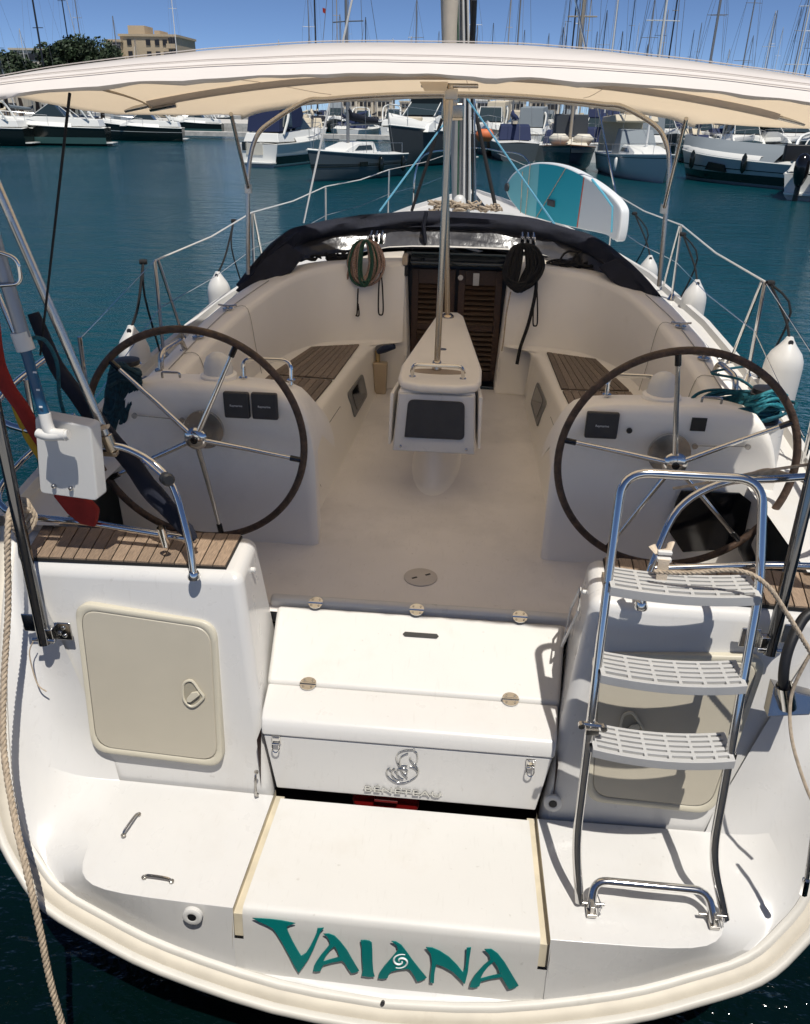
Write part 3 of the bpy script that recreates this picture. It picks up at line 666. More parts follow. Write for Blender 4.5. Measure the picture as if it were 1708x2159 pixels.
# ---------------------------------------------------------------- helm pedestals, wheels
PT = [(.60, 1.30), (.61, 1.45), (.63, 1.535), (.66, 1.60), (.70, 1.64), (.76, 1.665), (.9, 1.68), (1.1, 1.685), (1.3, 1.685), (1.45, 1.675), (1.53, 1.655), (1.60, 1.58), (1.65, 1.48), (1.68, 1.38)]
XS = [.60, .605, .612, .622, .635, .65, .67, .70, .74, .80, .87, .95, 1.02, 1.09, 1.16, 1.23, 1.30, 1.37, 1.44, 1.49, 1.53, 1.57, 1.61, 1.645, 1.68]
def pedestal(s):
    b = MB(); rows = []
    for x in XS:
        tz = interp(x, PT); row = []
        for j in range(25):
            z = lerp(.79, tz, j / 24); d = math.hypot(x - 1.13, (z - 1.36) * 1.0); y = 3.60 + .045 * (1.75 - z)
            k = 1 / (1 + math.exp((d - .46) / .045)); up_ = 1 / (1 + math.exp((z - 1.50) / .03)); y += .03 * k * up_
            ed = min(1, (tz - z) / .05, (x - .60) / .05 + .15); y += .03 * (1 - max(0, ed)) ** 2
            row.append(Vector((s * x, y, z)))
        rows.append(row)
    b.grid(rows)
    edge = [r[-1] for r in rows]; inner = rows[0][::-1]; lp = inner[:-1][::-1] + edge
    lp = rows[0] + edge[1:]
    b.grid([lp, [p + Vector((0, .02, .004)) for p in lp], [p + Vector((s * (.03 if i < 25 else 0), .22, -.02 if i > 24 else 0)) for i, p in enumerate(lp)], [p + Vector((s * (.12 if i < 25 else .0), .60, -.25 if i > 24 else 0)) for i, p in enumerate(lp)]])
    b.build('helm_pedestal', GELC, Y, smooth=70, weld=.0005)
both(pedestal)
def wheel(s, ang0):
    H = Vector((s * 1.14, 3.44, 1.472)); RW = .535
    b = MB(); b.lathe([(.035, -.02), (.055, -.012), (.058, .0), (.05, .012), (.03, .02)], H, (0, -1, 0), 24); w_ = b.build('steering_wheel', STEEL, Y)
    b = MB(); b.tube([H + Vector((RW * math.cos(t), 0, RW * math.sin(t))) for t in [2 * math.pi * k / 96 for k in range(96)]], .0178, 12, closed=True); b.build('rim', LEATHER, w_, smooth=80)
    for k in range(5):
        a = R(ang0 + 72 * k); d = Vector((math.cos(a), 0, math.sin(a))); b = MB()
        b.tube([H + d * .04 + Vector((0, .0, 0)), H + d * .25 + Vector((0, .004, 0)), H + d * (RW - .05)], .011, 10, radii=[.0135, .012, .0095]); b.build('spoke', STEEL, w_, smooth=60)
        b = MB(); b.tube([H + d * (RW - .065), H + d * (RW - .01)], .014, 10); b.build('spoke_socket', BLACKG, w_)
    b = MB(); b.lathe([(.012, .018), (.018, .02), (.018, .026), (.008, .028)], H, (0, -1, 0), 16); b.build('hub_nut', BLACKG, w_)
    b = MB(); b.lathe([(.10, .12), (.10, .10), (.085, .085), (.06, .07), (.035, .05), (.03, 0)], H + Vector((0, .24, 0)), (0, -1, 0), 28); b.build('steering_shaft', STEELD, w_)
wheel(-1, -9); wheel(1, 26)
for s in (-1, 1):   # compass domes
    c = Vector((s * 1.11, 3.78, 1.675)); b = MB()
    b.lathe([(.088, -.08), (.092, -.01), (.092, .02), (.080, .028)], c, (0, 0, 1), 28); bn = b.build('compass_base', GELC, Y, smooth=50)
    b = MB(); b.lathe([(.074, .028), (.074, .05), (.070, .075), (.055, .11), (.03, .128), (.004, .133)], c, (0, 0, 1), 28); b.build('compass_cover', WHITEP, bn, smooth=60)
    b = MB(); b.lathe([(.075, 0), (.10, .22), (.11, .36)], c + Vector((0, -.04, -.42)), (0, 0, 1), 24); b.build('binnacle_column', GELC, Y, smooth=60)
    # grab rail beside the instruments
    xs = (.85, 1.09) if s > 0 else (-.99, -.74)
    b = MB(); b.tube(rounded([(xs[0], 3.80, 1.65), (xs[0], 3.82, 1.77), (xs[1], 3.82, 1.77), (xs[1], 3.80, 1.65)], .05), .011, 10)
    for x in xs: b.lathe([(.022, 0), (.022, .006)], (x, 3.80, 1.672), (0, 0, 1), 14)
    b.build('grab_rail', STEEL, Y)
def pod(px0, py0, px1, py1, tag_):
    a, c = at(px0, py0, y=3.60), at(px1, py1, y=3.60); m = (a + c) / 2; w_, hh = abs(c.x - a.x), abs(c.z - a.z)
    b = MB(); b.box(m + Vector((0, -.006, 0)), (w_, .03, hh)); p = b.build('instrument_cover', DARKG, Y, bevel=.009, seg=3)
    if tag_: text('cover_lettering', 'Raymarine', .015, m + Vector((0, -.0215, 0)), (1, 0, 0), (0, 0, 1), .0008, WHITEM, p)
pod(471, 824, 529, 881, 1); pod(530, 826, 588, 884, 1); pod(1238, 866, 1299, 924, 1)
a = at(1327, 908, y=3.60); b = MB(); b.lathe([(.014, 0), (.014, .006), (.010, .009)], (a.x, 3.602, a.z), (0, -1, 0), 16); b.build('push_button', BLACK, Y)
a, c = at(1457, 880, y=3.60), at(1490, 911, y=3.60); b = MB(); b.box(((a.x + c.x) / 2, 3.604, (a.z + c.z) / 2), (.07, .004, .066)); b.build('sticker', BLACK, Y)
# engine panel, black recess on the starboard pedestal and the hand lever
pts = [at(q[0], q[1], y=3.62) for q in ((1437, 1035), (1560, 1040), (1585, 1060), (1570, 1130), (1550, 1158), (1440, 1165), (1410, 1120), (1425, 1060))]
b = MB(); b.prism(pts, (0, .012, 0)); b.build('engine_panel', BLACKG, Y, bevel=.004)
b = MB(); pts = spline([at(*q, y=3.45) for q in ((1575, 1215), (1580, 1180), (1570, 1150), (1585, 1120))], 5); b.tube(pts, .02, 8, radii=[.018 + .014 * math.sin(3 * k / len(pts)) for k in range(len(pts))]); b.build('throttle_lever', BLACK, Y, smooth=60)
for s in (-1, 1):   # safety line, pad eyes and cup folds on the pedestal faces
    y = 3.59; a = Vector((s * 1.50, y, 1.52)); c = Vector((s * 1.26, y + .01, 1.505)); b = MB(); b.tube([a, c], .0025, 5)
    for p in (a, c): b.lathe([(.014, 0), (.014, .012)], p, (0, -1, 0), 10)
    b.build('pad_line', STEELD, Y)
    b = MB(); b.tube(rounded([(s * 1.36, 3.66, 1.70), (s * 1.36, 3.66, 1.73), (s * 1.27, 3.66, 1.73), (s * 1.27, 3.66, 1.705)], .01), .006, 6); b.build('rope_guide', STEELD, Y)
    # big bent grab bar on the coaming and folding cleats
    b = MB(); b.tube(rounded([(s * 1.60, 4.22, 1.54), (s * 1.60, 4.24, 1.66), (s * 1.57, 4.50, 1.67), (s * 1.56, 4.53, 1.58)], .08), .016, 10)
    for p in ((s * 1.60, 4.22, 1.56), (s * 1.56, 4.53, 1.59)): b.lathe([(.035, 0), (.035, .008)], p, (0, 0, 1), 14)
    b.build('grab_bar', STEELD, Y)
    for yy, x in ((4.72, 1.545), (5.28, 1.52)):
        z = interp(yy, [(4.2, 1.575), (5.4, 1.693)]) + .002; b = MB()
        b.lathe([(.036, 0), (.036, .006)], (s * x, yy, z), (0, 0, 1), 14); b.tube(spline([(s * (x - .065), yy, z + .026), (s * x, yy, z + .02), (s * (x + .065), yy, z + .026)], 3), .007, 6); b.tube([(s * x, yy, z), (s * x, yy, z + .02)], .012, 8); b.build('deck_cleat', STEELD, Y)
    b = MB(); b.tube(spline([(s * 1.545, 4.2, 1.578), (s * 1.535, 4.85, 1.641), (s * 1.50, 5.4, 1.694), (s * 1.40, 5.95, 1.753)], 5), .003, 5); b.build('coaming_seam', mat('seam', (.3, .28, .25), .8), Y)
    for yy in (4.45, 5.32):
        i_ = interp(yy, [(p[1], p[0]) for p in IN]); z = interp(yy, [(p[1], p[2]) for p in IN]); b = MB()
        b.tube(spline([(s * (i_ + .10), yy, z + .004), (s * (i_ + .004), yy, z - .005), (s * (i_ - .03), yy + .02, 1.4), (s * (i_ - .055), yy + .03, 1.215)], 5), .0025, 5); b.build('moulding_seam', mat('seam', (.42, .39, .34), .8), Y)

# ---------------------------------------------------------------- cockpit table
TB = [(-.235, 4.40), (-.26, 4.50), (-.265, 4.75), (-.13, 6.15), (-.09, 6.25), (.04, 6.25), (.08, 6.15), (.235, 4.75), (.235, 4.50), (.215, 4.40), (.1, 4.35), (-.12, 4.35)]
b = MB(); b.prism([(x, y, 1.455) for x, y in TB], (0, 0, .05)); table = b.build('cockpit_table', GELC, Y, bevel=.022, seg=4)
b = MB(); b.prism([(x * .93 - .002, 4.95 + (y - 5.3) * .45, 1.503) for x, y in [(-.2, 4.75), (-.17, 5.95), (-.12, 6.05), (.09, 6.05), (.14, 5.95), (.17, 4.75), (.1, 4.70), (-.13, 4.70)]], (0, 0, .0035)); b.build('table_hatch', GELC, table, bevel=.002)
b = MB(); b.lathe([(.028, 0), (.028, .004), (.018, .006)], (-.03, 5.12, 1.506), (0, 0, 1), 16); b.build('hatch_latch', STEELD, table)
b = MB(); b.hexa([(-.275, 4.32, 1.10), (.225, 4.32, 1.10), (.08, 6.05, 1.10), (-.13, 6.05, 1.10), (-.25, 4.40, 1.455), (.205, 4.40, 1.455), (.06, 6.1, 1.455), (-.11, 6.1, 1.455)]); b.build('table_body', GELC, table, bevel=.02, seg=3)
for s, x0, x1 in ((-1, -.285, -.14), (1, .235, .09)):
    b = MB(); b.hexa([(x0, 4.36, 1.12), (x0 + s * .018, 4.36, 1.12), (x1 + s * .018, 6.0, 1.12), (x1, 6.0, 1.12), (x0 + s * -.01, 4.40, 1.43), (x0 + s * .012, 4.40, 1.43), (x1 + s * .018, 6.05, 1.43), (x1, 6.05, 1.43)]); b.build('table_leaf', GELC, table, bevel=.006)
b = MB(); b.hexa([(-.268, 4.305, 1.105), (.218, 4.305, 1.105), (.222, 4.33, 1.10), (-.272, 4.33, 1.10), (-.243, 4.375, 1.44), (.198, 4.375, 1.44), (.2, 4.41, 1.44), (-.245, 4.41, 1.44)]); tf = b.build('table_end', GEL, table, bevel=.008)
def te(x, z, o=-.004): return Vector((x, lerp(4.305, 4.375, (z - 1.105) / .335) + o, z))
b = MB(); o = rounded([te(-.20, 1.19), te(-.185, 1.41), te(.145, 1.41), te(.155, 1.19), te(-.20, 1.19)], .035)[:-1]; b.prism(o, (0, -.012, .002)); b.build('plotter_cover', DARKG, table, bevel=.006)
b = MB()
for x in (-.22, .17): b.lathe([(.009, 0), (.009, .004), (.003, .006)], te(x, 1.135), (0, -1, .2), 8)
b.build('table_screw', STEELD, table)
b = MB(); b.grid([[(-.03 + sc * .15 * math.cos(a), 4.95 + (.55 * sc) * math.sin(a), z) for a in [2 * math.pi * k / 28 for k in range(28)]] for z, sc in ((.798, 1.12), (.81, 1.02), (.85, .97), (.95, .95), (1.11, .95))], closed=True); b.build('table_foot', GELC, table, smooth=60)
b = MB(); b.tube(rounded([(-.175, 4.50, 1.50), (-.175, 4.48, 1.585), (.125, 4.48, 1.585), (.125, 4.50, 1.50)], .055), .012, 10)
for x in (-.175, .125): b.lathe([(.02, 0), (.02, .006)], (x, 4.50, 1.503), (0, 0, 1), 12)
b.build('table_rail', STEEL, table)
b = MB(); b.prism([(-.03 + .17 * math.cos(a), 4.62 + .055 * math.sin(a), 1.504) for a in [2 * math.pi * k / 24 for k in range(24)]], (0, 0, .003)); b.build('post_pad', mat('bronze_pad', (.30, .24, .18), .6, var=.2), table)
b = MB(); b.tube([(-.04, 4.66, 1.50), at(950, 178, y=4.66)], .019, 12); b.lathe([(.03, 0), (.028, .05), (.02, .06)], (-.04, 4.66, 1.505), (0, 0, 1), 14); b.build('bimini_post', mat('post_steel', (.50, .45, .38), .22, metal=1, rvar=.06), table, smooth=60)
b = MB(); b.tube([(-.04, 6.06, 1.50), (-.115, 6.06, 3.0)], .021, 12); b.lathe([(.05, 0), (.05, .012), (.03, .03)], (-.04, 6.06, 1.504), (0, 0, 1), 16); b.build('compression_post', BRASSY, table, smooth=60)
# drain cover in the sole
b = MB(); b.lathe([(.085, 0), (.085, .004), (.078, .007)], (-.02, 3.385, .801), (0, 0, 1), 28); dc = b.build('deck_plate', mat('grey_plate', (.50, .46, .42), .5, var=.1), Y)
b = MB()
for sx in (-.03, .035): b.box((-.02 + sx, 3.385 + sx * .6, .809), (.028, .010, .002), Matrix.Rotation(.6, 3, 'Z'))
b.build('plate_key_hole', BLACK, dc)

# ---------------------------------------------------------------- stern fittings
def eye(p, axis, nrm, L=.055):
    p = Vector(p); a = Vector(axis).normalized(); n = Vector(nrm).normalized(); b = MB()
    b.tube(spline([p - a * L, p - a * L * .7 + n * .016, p + a * L * .7 + n * .016, p + a * L], 4), .0055, 6)
    for k in (-1, 1): b.lathe([(.010, 0), (.010, .004)], p + a * L * k, n, 10)
    b.build('pad_eye', STEELD, Y)
eye((-1.10, 2.16, .284), (.18, 1, 0), (0, 0, 1)); c = at(333, 1856, z=.28); eye((c.x, c.y, .284), (1, -.05, 0), (0, 0, 1))
c = at(545, 1640, plane=DP); eye(c + Vector((0, -.03, .0)), (0, .2, 1), (0, -1, .2))
for px, py, pl, nn in ((408, 1925, ((0, 1, -.16), 1.835 - .16 * .25), (0, -1, .1)), (1165, 1688, DP, (0, -1, .25))):
    c = at(px, py, plane=pl) + Vector((0, -.012, 0)); b = MB(); b.lathe([(.037, -.01), (.037, .006), (.030, .010), (.018, .008), (.016, -.004)], c, nn, 24); ps = b.build('through_hull', WHITEP, Y, smooth=40)
    b = MB(); b.lathe([(.0155, 0), (.0155, .002)], c + Vector((0, -.006, 0)), nn, 16); b.build('outlet', BLACK, ps)
c = at(808, 2107, z=-.05); b = MB(); b.lathe([(.008, -.02), (.008, .004)], (c.x, c.y - .015, c.z), (0, -.7, .7), 12); b.build('drain_hole', BLACK, Y)
for s in (-1, 1):   # corner fittings on the seat boxes (starboard one is a hatch bracket)
    b = MB(); b.lathe([(.012, 0), (.012, .03), (.006, .034)], (s * .712, 2.76, 1.17), (-s, 0, .1), 12); b.build('gate_pin', WHITEP, Y)
b = MB(); P = [Vector((.668, 2.70, 1.12)), Vector((.682, 2.82, 1.15)), Vector((.672, 2.92, .98)), Vector((.645, 2.86, .82))]; b.tube(P, .006, 6, closed=True); b.build('access_cover', GEL, Y)

# ---------------------------------------------------------------- boarding ladder
b = MB(); LB = lambda z: 2.0 + .36 * (z - .28)
lp = [(.695, 1.99, .30), (.665, 2.075, .51), (.705, 2.42, 1.44), (.725, 2.555, 1.80), (1.20, 2.555, 1.80), (1.225, 2.42, 1.44), (1.155, 2.075, .51), (1.225, 1.99, .285)]
P = rounded(lp, .095, 8); b.tube(P, .0165, 12); ladder = b.build('boarding_ladder', STEEL, Y, smooth=60)
def tread(z):
    y0 = LB(z); x0 = .683 + (z - .51) * .025; x1 = 1.170 + (z - .51) * .05; m = MB(); n = 10
    def arc(f): return -.035 + .03 * (2 * f - 1) ** 2 - .02
    def bar(ya, yb, fa=0, fb=1, za=0, zb=-.012):
        r = []
        for k in range(n + 1):
            f = lerp(fa, fb, k / n); x = lerp(x0, x1, f); a = y0 + arc(f) + ya; c = y0 + arc(f) + yb
            r.append([(x, a, z + za), (x, c, z + za), (x, c, z + zb), (x, a, z + zb)])
        b0 = m.grid(r, closed=True); m.f.append((b0, b0 + 1, b0 + 2, b0 + 3)); m.m.append(0); e = b0 + n * 4; m.f.append((e + 3, e + 2, e + 1, e)); m.m.append(0)
    bar(-.028, -.012, 0, 1, 0, -.036); bar(.108, .120, 0, 1, 0, -.036)
    for k in range(4): bar(.004 + k * .026, .020 + k * .026, .02, .98, 0, -.014)
    for f in (0.0, .185, .36, .53, .70, .86, .975): bar(-.014, .11, f, f + .025, -.0005, -.0165)
    for f in (0, .965): bar(-.014, .11, f, f + .035, -.0008, -.036)
    bar(-.02, .115, .005, .995, -.013, -.022)
    t = m.build('tread', GREYP, ladder, bevel=.003)
    m = MB()
    for x in (x0 - .006, x1 + .006): m.box((x, y0 + .02, z - .02), (.02, .07, .028))
    m.build('tread_bracket', STEELD, ladder)
for z in (1.445, 1.145, .885): tread(z)
b = MB(); b.tube(rounded([(.735, 1.97, .30), (.745, 2.03, .375), (1.155, 2.03, .375), (1.175, 1.96, .30)], .05), .0155, 12); b.build('ladder_base_bar', STEEL, ladder, smooth=60)
for x in (.735, 1.175):
    b = MB(); b.box((x, 1.965, .292), (.035, .05, .016)); b.box((x, 1.965, .315), (.014, .04, .04)); b.tube([(x - .05, 1.985, .305), (x + .05, 1.985, .305)], .007, 8); b.tube([(x + .02, 2.02, .33), (x + .035, 1.985, .31), (x + .03, 1.95, .29)], .003, 5); b.build('ladder_hinge', STEELD, ladder, bevel=.003)
b = MB(); p = Vector((.688, LB(.93) - .01, .93)); b.tube([p + Vector((-.035, 0, .02)), p + Vector((.035, 0, .015))], .008, 6); b.box(p, (.045, .05, .022)); b.lathe([(.012, 0), (.012, .02)], p + Vector((-.04, 0, .02)), (0, -1, 0), 8); b.lathe([(.012, 0), (.012, .02)], p + Vector((.04, 0, .015)), (0, -1, 0), 8); b.build('ladder_clamp', STEELD, ladder)

# ---------------------------------------------------------------- pushpits, bimini legs
def pushpit(s):
    b = MB(); pts = [(s * .875, 2.575, 1.24), (s * .90, 2.62, 1.40), (s * .98, 2.70, 1.60), (s * 1.14, 2.74, 1.70), (s * 1.35, 2.76, 1.72), (s * 1.72, 2.86, 1.74), (s * 1.86, 3.1, 1.77), (s * 1.92, 3.7, 1.80)]
    b.tube(spline(pts, 6), .0145, 12); b.lathe([(.026, 0), (.026, .012), (.018, .03)], (s * .875, 2.575, 1.232), (0, 0, 1), 14)
    pp = b.build('pushpit', STEEL, Y, smooth=60)
    b = MB(); b.tube(spline([(s * .92, 2.75, 1.305), (s * 1.35, 2.78, 1.335), (s * 1.76, 2.80, 1.365), (s * 1.90, 3.1, 1.4), (s * 1.94, 3.8, 1.42)], 5), .0145, 10); b.build('pushpit_rail', STEEL, pp, smooth=60)
    for y, z0, z1 in ((3.3, 1.25, 1.78), (3.95, 1.28, 1.81)):
        x = interp(y, BEAM) - .06; b = MB(); b.tube([(s * x, y, z0), (s * (x - .02), y, z1)], .0125, 10); b.build('pushpit_leg', STEEL, pp)
    # tall stern pole with its bolted bracket
    f = Vector((-1.52, 2.53, .93)) if s < 0 else Vector((1.37, 2.565, 1.11)); t = at(0, 850, y=2.66) if s < 0 else at(1690, 1060, y=2.68); d = (t - f).normalized()
    b = MB(); b.tube([f + Vector((0, -.035, -.02)), f + Vector((0, -.035, -.02)) + d * 1.75], .0235, 14); pl_ = b.build('stern_pole', POLE, Y, smooth=60)
    b = MB(); b.box(f + Vector((-s * .075, -.004, .03)), (.07, .008, .085)); b.box(f + Vector((-s * .02, -.02, .02)), (.045, .035, .07)); b.box(f + Vector((s * .075, .01, .05)), (.06, .008, .085))
    for k in (-.02, .02): b.lathe([(.009, 0), (.009, .006)], f + Vector((-s * .08, -.008, .03 + k)), (0, -1, 0), 8)
    b.tube([f + Vector((-.05, -.035, 0)), f + Vector((.05, -.035, 0))], .009, 8); b.build('pole_bracket', STEEL, pl_, bevel=.003)
both(pushpit)
b = MB(); c = at(190, 1240, y=2.62); b.prism([c, at(172, 1320, y=2.60), at(240, 1238, y=2.66)], (.004, .0, .003)); b.build('corner_gusset', STEELD, Y)
# stanchions and lifelines
STN = [(5.22, 0), (7.48, 0), (9.6, 0), (11.6, 0)]
for s in (-1, 1):
    tops = []
    for y, _ in STN:
        x = interp(y, BEAM) - .07; zd = interp(y, SHEER) + .02; tops.append(Vector((s * (x - .02), y, zd + .64)))
        b = MB(); b.tube([(s * x, y, zd), tops[-1]], .0125, 10); b.lathe([(.04, 0), (.03, .02), (.016, .05)], (s * x, y, zd), (0, 0, 1), 12); st = b.build('stanchion', STEEL, Y, smooth=60)
        if y < 8:
            b = MB(); b.tube([(s * x, y + .42, zd), tops[-1] + Vector((0, .06, -.01))], .0115, 10); b.lathe([(.03, 0), (.016, .03)], (s * x, y + .42, zd), (0, 0, 1), 10); b.build('brace', STEEL, st, smooth=60)
    bow = Vector((s * .35, 14.0, 2.35)); line = tops + [bow]
    for a, c in zip(line, line[1:]):
        b = MB(); b.tube([a, (a + c) / 2 - Vector((0, 0, .03)), c], .0062 if a.y < 11 else .004, 6); b.build('lifeline', WHITEP, Y)
        b = MB(); lo_ = Vector((0, 0, -.31)); b.tube([a + lo_, (a + c) / 2 + lo_ - Vector((0, 0, .03)), c + lo_], .0032, 5); b.build('lifeline', STEEL, Y)
    a = tops[0]; c = Vector((s * 1.90, 3.95, 1.81)); b = MB(); b.tube([a, c], .003, 5); b.build('lifeline', STEEL, Y); b = MB(); b.tube([a + Vector((0, 0, -.31)), c - Vector((0, 0, .36))], .003, 5); b.build('lifeline', STEEL, Y)
b = MB(); b.tube(spline([(-.9, 12.7, 1.6), (-.8, 12.8, 2.3), (-.35, 14.0, 2.38), (0, 14.5, 2.4), (.35, 14.0, 2.38), (.8, 12.8, 2.3), (.9, 12.7, 1.6)], 6), .0125, 8); b.build('pulpit', STEEL, Y)

# ---------------------------------------------------------------- bimini awning
BM = thing('bimini_awning', 'cream canvas bimini awning stretched on steel hoops over the cockpit', 'awning', (0, 4.2, 1.5))
CY = [2.26, 2.29, 2.34, 2.56, 2.85, 3.2, 3.7, 4.2, 4.66, 5.1, 5.6, 6.0, 6.4]
ZC = [(2.26, 2.995), (2.29, 3.021), (2.34, 3.039), (2.56, 3.078), (3.2, 3.105), (4.66, 3.095), (6.4, 3.035)]
KX = [(2.26, .052), (2.34, .054), (2.56, .062), (2.85, .057), (3.2, .040), (4.66, .057), (6.4, .050)]
HW = [(2.26, 1.85), (3.2, 1.74), (4.66, 1.86), (6.4, 1.66)]
def fab(x, y): return interp(y, ZC) - interp(y, KX) * x * x
NXB = 128
def canopy_pt(u, y):
    hw = interp(y, HW); x = u * hw; z = fab(x, y)
    if abs(u) > .86: z -= .03 * ((abs(u) - .86) / .14) ** 2
    sg = .012 * math.sin(math.pi * ((y - 3.2) / 1.46)) if 3.2 < y < 4.66 else 0
    z += -abs(sg) * .7 + (.010 * noise.noise(Vector((x * 2.2, y * 2.6, 1.3))) + .005 * noise.noise(Vector((x * 6 + y * 2, y * 5, 4.3)))) * (1 if y > 2.6 else .35)
    return Vector((x, y, z))
b = MB(); rows = []
vrow = []
for k in range(NXB + 1):
    u = -1 + 2 * k / NXB; p = canopy_pt(u, 2.26); sc = .011 * abs(math.sin(k * .19 + 1.3 * math.sin(k * .17))) + .006 * noise.noise(Vector((k * .33, 0, 0))); p.z -= .022 - sc; p.y += .006 * math.sin(k * 1.1); vrow.append(p)
rows.append([p + Vector((0, .030, .010)) for p in vrow]); rows.append([p + Vector((0, .012, .004)) for p in vrow]); rows.append(vrow)
rows.append([(vrow[k].lerp(canopy_pt(-1 + 2 * k / NXB, 2.26), .55) + Vector((0, -.012 - .016 * noise.noise(Vector((k * .21, 3, 0))) - .006 * noise.noise(Vector((k * .6, 7, 0))), 0))) for k in range(NXB + 1)])
for y in CY[:4]: rows.append([canopy_pt(-1 + 2 * k / NXB, y) for k in range(NXB + 1)])
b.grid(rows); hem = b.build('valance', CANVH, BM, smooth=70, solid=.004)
b = MB(); rows = []
for y in CY[3:]: rows.append([canopy_pt(-1 + 2 * k / NXB, y) for k in range(NXB + 1)])
rows.append([canopy_pt(-1 + 2 * k / NXB, 6.4) + Vector((0, .02, -.03)) for k in range(NXB + 1)])
b.grid(rows); canopy = b.build('canopy', CANV, BM, smooth=70, solid=.003)
SEAM = mat('stitching', (.62, .56, .51), .9)
for y, dz in ((2.285, .004), (2.32, .003), (2.56, .004)):
    b = MB(); b.tube([canopy_pt(-.995 + 1.99 * k / 80, y) + Vector((0, -.002, dz)) for k in range(81)], .0015, 5); b.build('seam', SEAM, canopy)
for x0, x1 in ((-1.15, -1.0), (.75, .9), (.05, .05)):
    b = MB(); b.tube([canopy_pt(lerp(x0, x1, k / 12) / 1.9, lerp(2.6, 6.0, k / 12)) + Vector((0, 0, -.006)) for k in range(13)], .002, 5); b.build('seam', SEAM, canopy)
def hoop(y, zoff, leg):
    hw = interp(y, HW) * .97; pts = [Vector((u * hw, y, fab(u * hw, y) + zoff)) for u in [k / 10 - 1 for k in range(21)]]
    if leg: pts = [Vector((-leg[0], leg[1], leg[2])), Vector((-hw - .02, lerp(leg[1], y, .6), 2.55))] + pts[1:-1] + [Vector((hw + .02, lerp(leg[1], y, .6), 2.55)), Vector((leg[0], leg[1], leg[2]))]
    b = MB(); b.tube(spline(pts, 3), .0125, 10); b.build('hoop', STEELD, BM, smooth=60)
POCK = mat('hoop_pocket', (.62, .54, .47), .85)
for y in (4.66,):
    b = MB(); hw = 1.66; b.grid([[Vector((u * hw, y + dy, fab(u * hw, y) + dz)) for dy, dz in ((-.05, -.004), (-.03, -.028), (0, -.036), (.03, -.028), (.05, -.004))] for u in [k / 20 - 1 for k in range(41)]]); b.build('hoop_pocket', POCK, BM, smooth=70)
hoop(2.38, -.02, None); hoop(4.66, -.022, None)
# front hoop with bent legs to the coaming, forward struts
pts = []
for u in [k / 10 - 1 for k in range(21)]:
    x = u * 1.36; pts.append(Vector((x, 6.05, fab(x, 6.05) - .025 - .0 * abs(u) ** 6)))
legL = [at(523, 578, y=6.0), at(523, 470, y=6.0), at(524, 360, y=6.02), at(540, 290, y=6.04), at(575, 255, y=6.05)]
legR = [at(1390, 603, y=6.0), at(1402, 470, y=6.0), at(1412, 350, y=6.02), at(1402, 295, y=6.04), at(1378, 262, y=6.05)]
b = MB(); b.tube(spline(legL + pts[2:-2] + legR[::-1], 5), .0165, 12); b.build('hoop', STEELD, BM, smooth=60)
for a, c in ((at(487, 240, y=5.2), at(524, 398, y=5.98)), (at(1447, 250, y=5.2), at(1400, 440, y=5.98))):
    b = MB(); b.tube([a, c], .0125, 10); b.box(c, (.04, .05, .06)); b.build('strut', STEELD, BM, smooth=60)
for a, c in ((at(316, 231, y=4.66), at(372, 221, y=4.66)), (at(1562, 228, y=4.66), at(1650, 246, y=4.66))):
    b = MB(); b.tube([a, c], .012, 8); b.build('hoop_fitting', STEEL, BM)
b = MB(); c = at(952, 185, y=4.66); b.box(c + Vector((0, 0, -.03)), (.07, .05, .05)); b.tube([c + Vector((-.16, 0, .01)), c + Vector((.14, 0, .01))], .012, 8); b.build('post_head', STEELD, BM, bevel=.006)
b = MB(); c = at(905, 178, y=4.64); b.prism([at(885, 172, y=4.62), at(945, 172, y=4.62), at(940, 192, y=4.62), at(895, 192, y=4.62)], (0, .01, 0)); b.build('canopy_flap', CANV, BM)
# aft leg down to the pushpit
for s in (-1,):
    a = Vector((s * 1.22, 2.745, 1.71)); c = at(0, 405, y=2.72) if s < 0 else Vector((1.50, 2.72, 2.66)); d = (c - a).normalized(); b = MB(); b.tube([a, a + d * 1.28], .0165, 12); b.build('aft_leg', STEELD, BM, smooth=60)
    b = MB(); b.tube([a - d * .02, a + d * .05], .024, 12); b.box(a + Vector((-.03, 0, -.03)), (.11, .03, .02)); b.build('leg_clamp', BRASSY, BM, bevel=.004)
    if s < 0:
        b = MB(); q0 = a + d * .06 + Vector((-.05, -.024, .0)); b.tube([a + d * .085 + Vector((.035, -.02, .01)), a + d * .085 + Vector((-.03, -.028, -.008)), a + d * .07 + Vector((-.085, -.02, -.02))], .02, 8, flat=.35); b.build('webbing_strap', WEB, BM)
b = MB(); b.tube([at(147, 197, y=2.3), at(85, 748, y=2.74)], .0045, 6); b.build('tension_line', ROPEK, BM)
# wrinkled tie line under the canopy
b = MB(); b.tube(spline([at(x, y, y=yy) for x, y, yy in ((210, 187, 2.35), (265, 202, 3.2), (300, 215, 4.0), (318, 226, 4.6))], 6), .004, 5); b.build('tie_cord', ROPEB, BM)

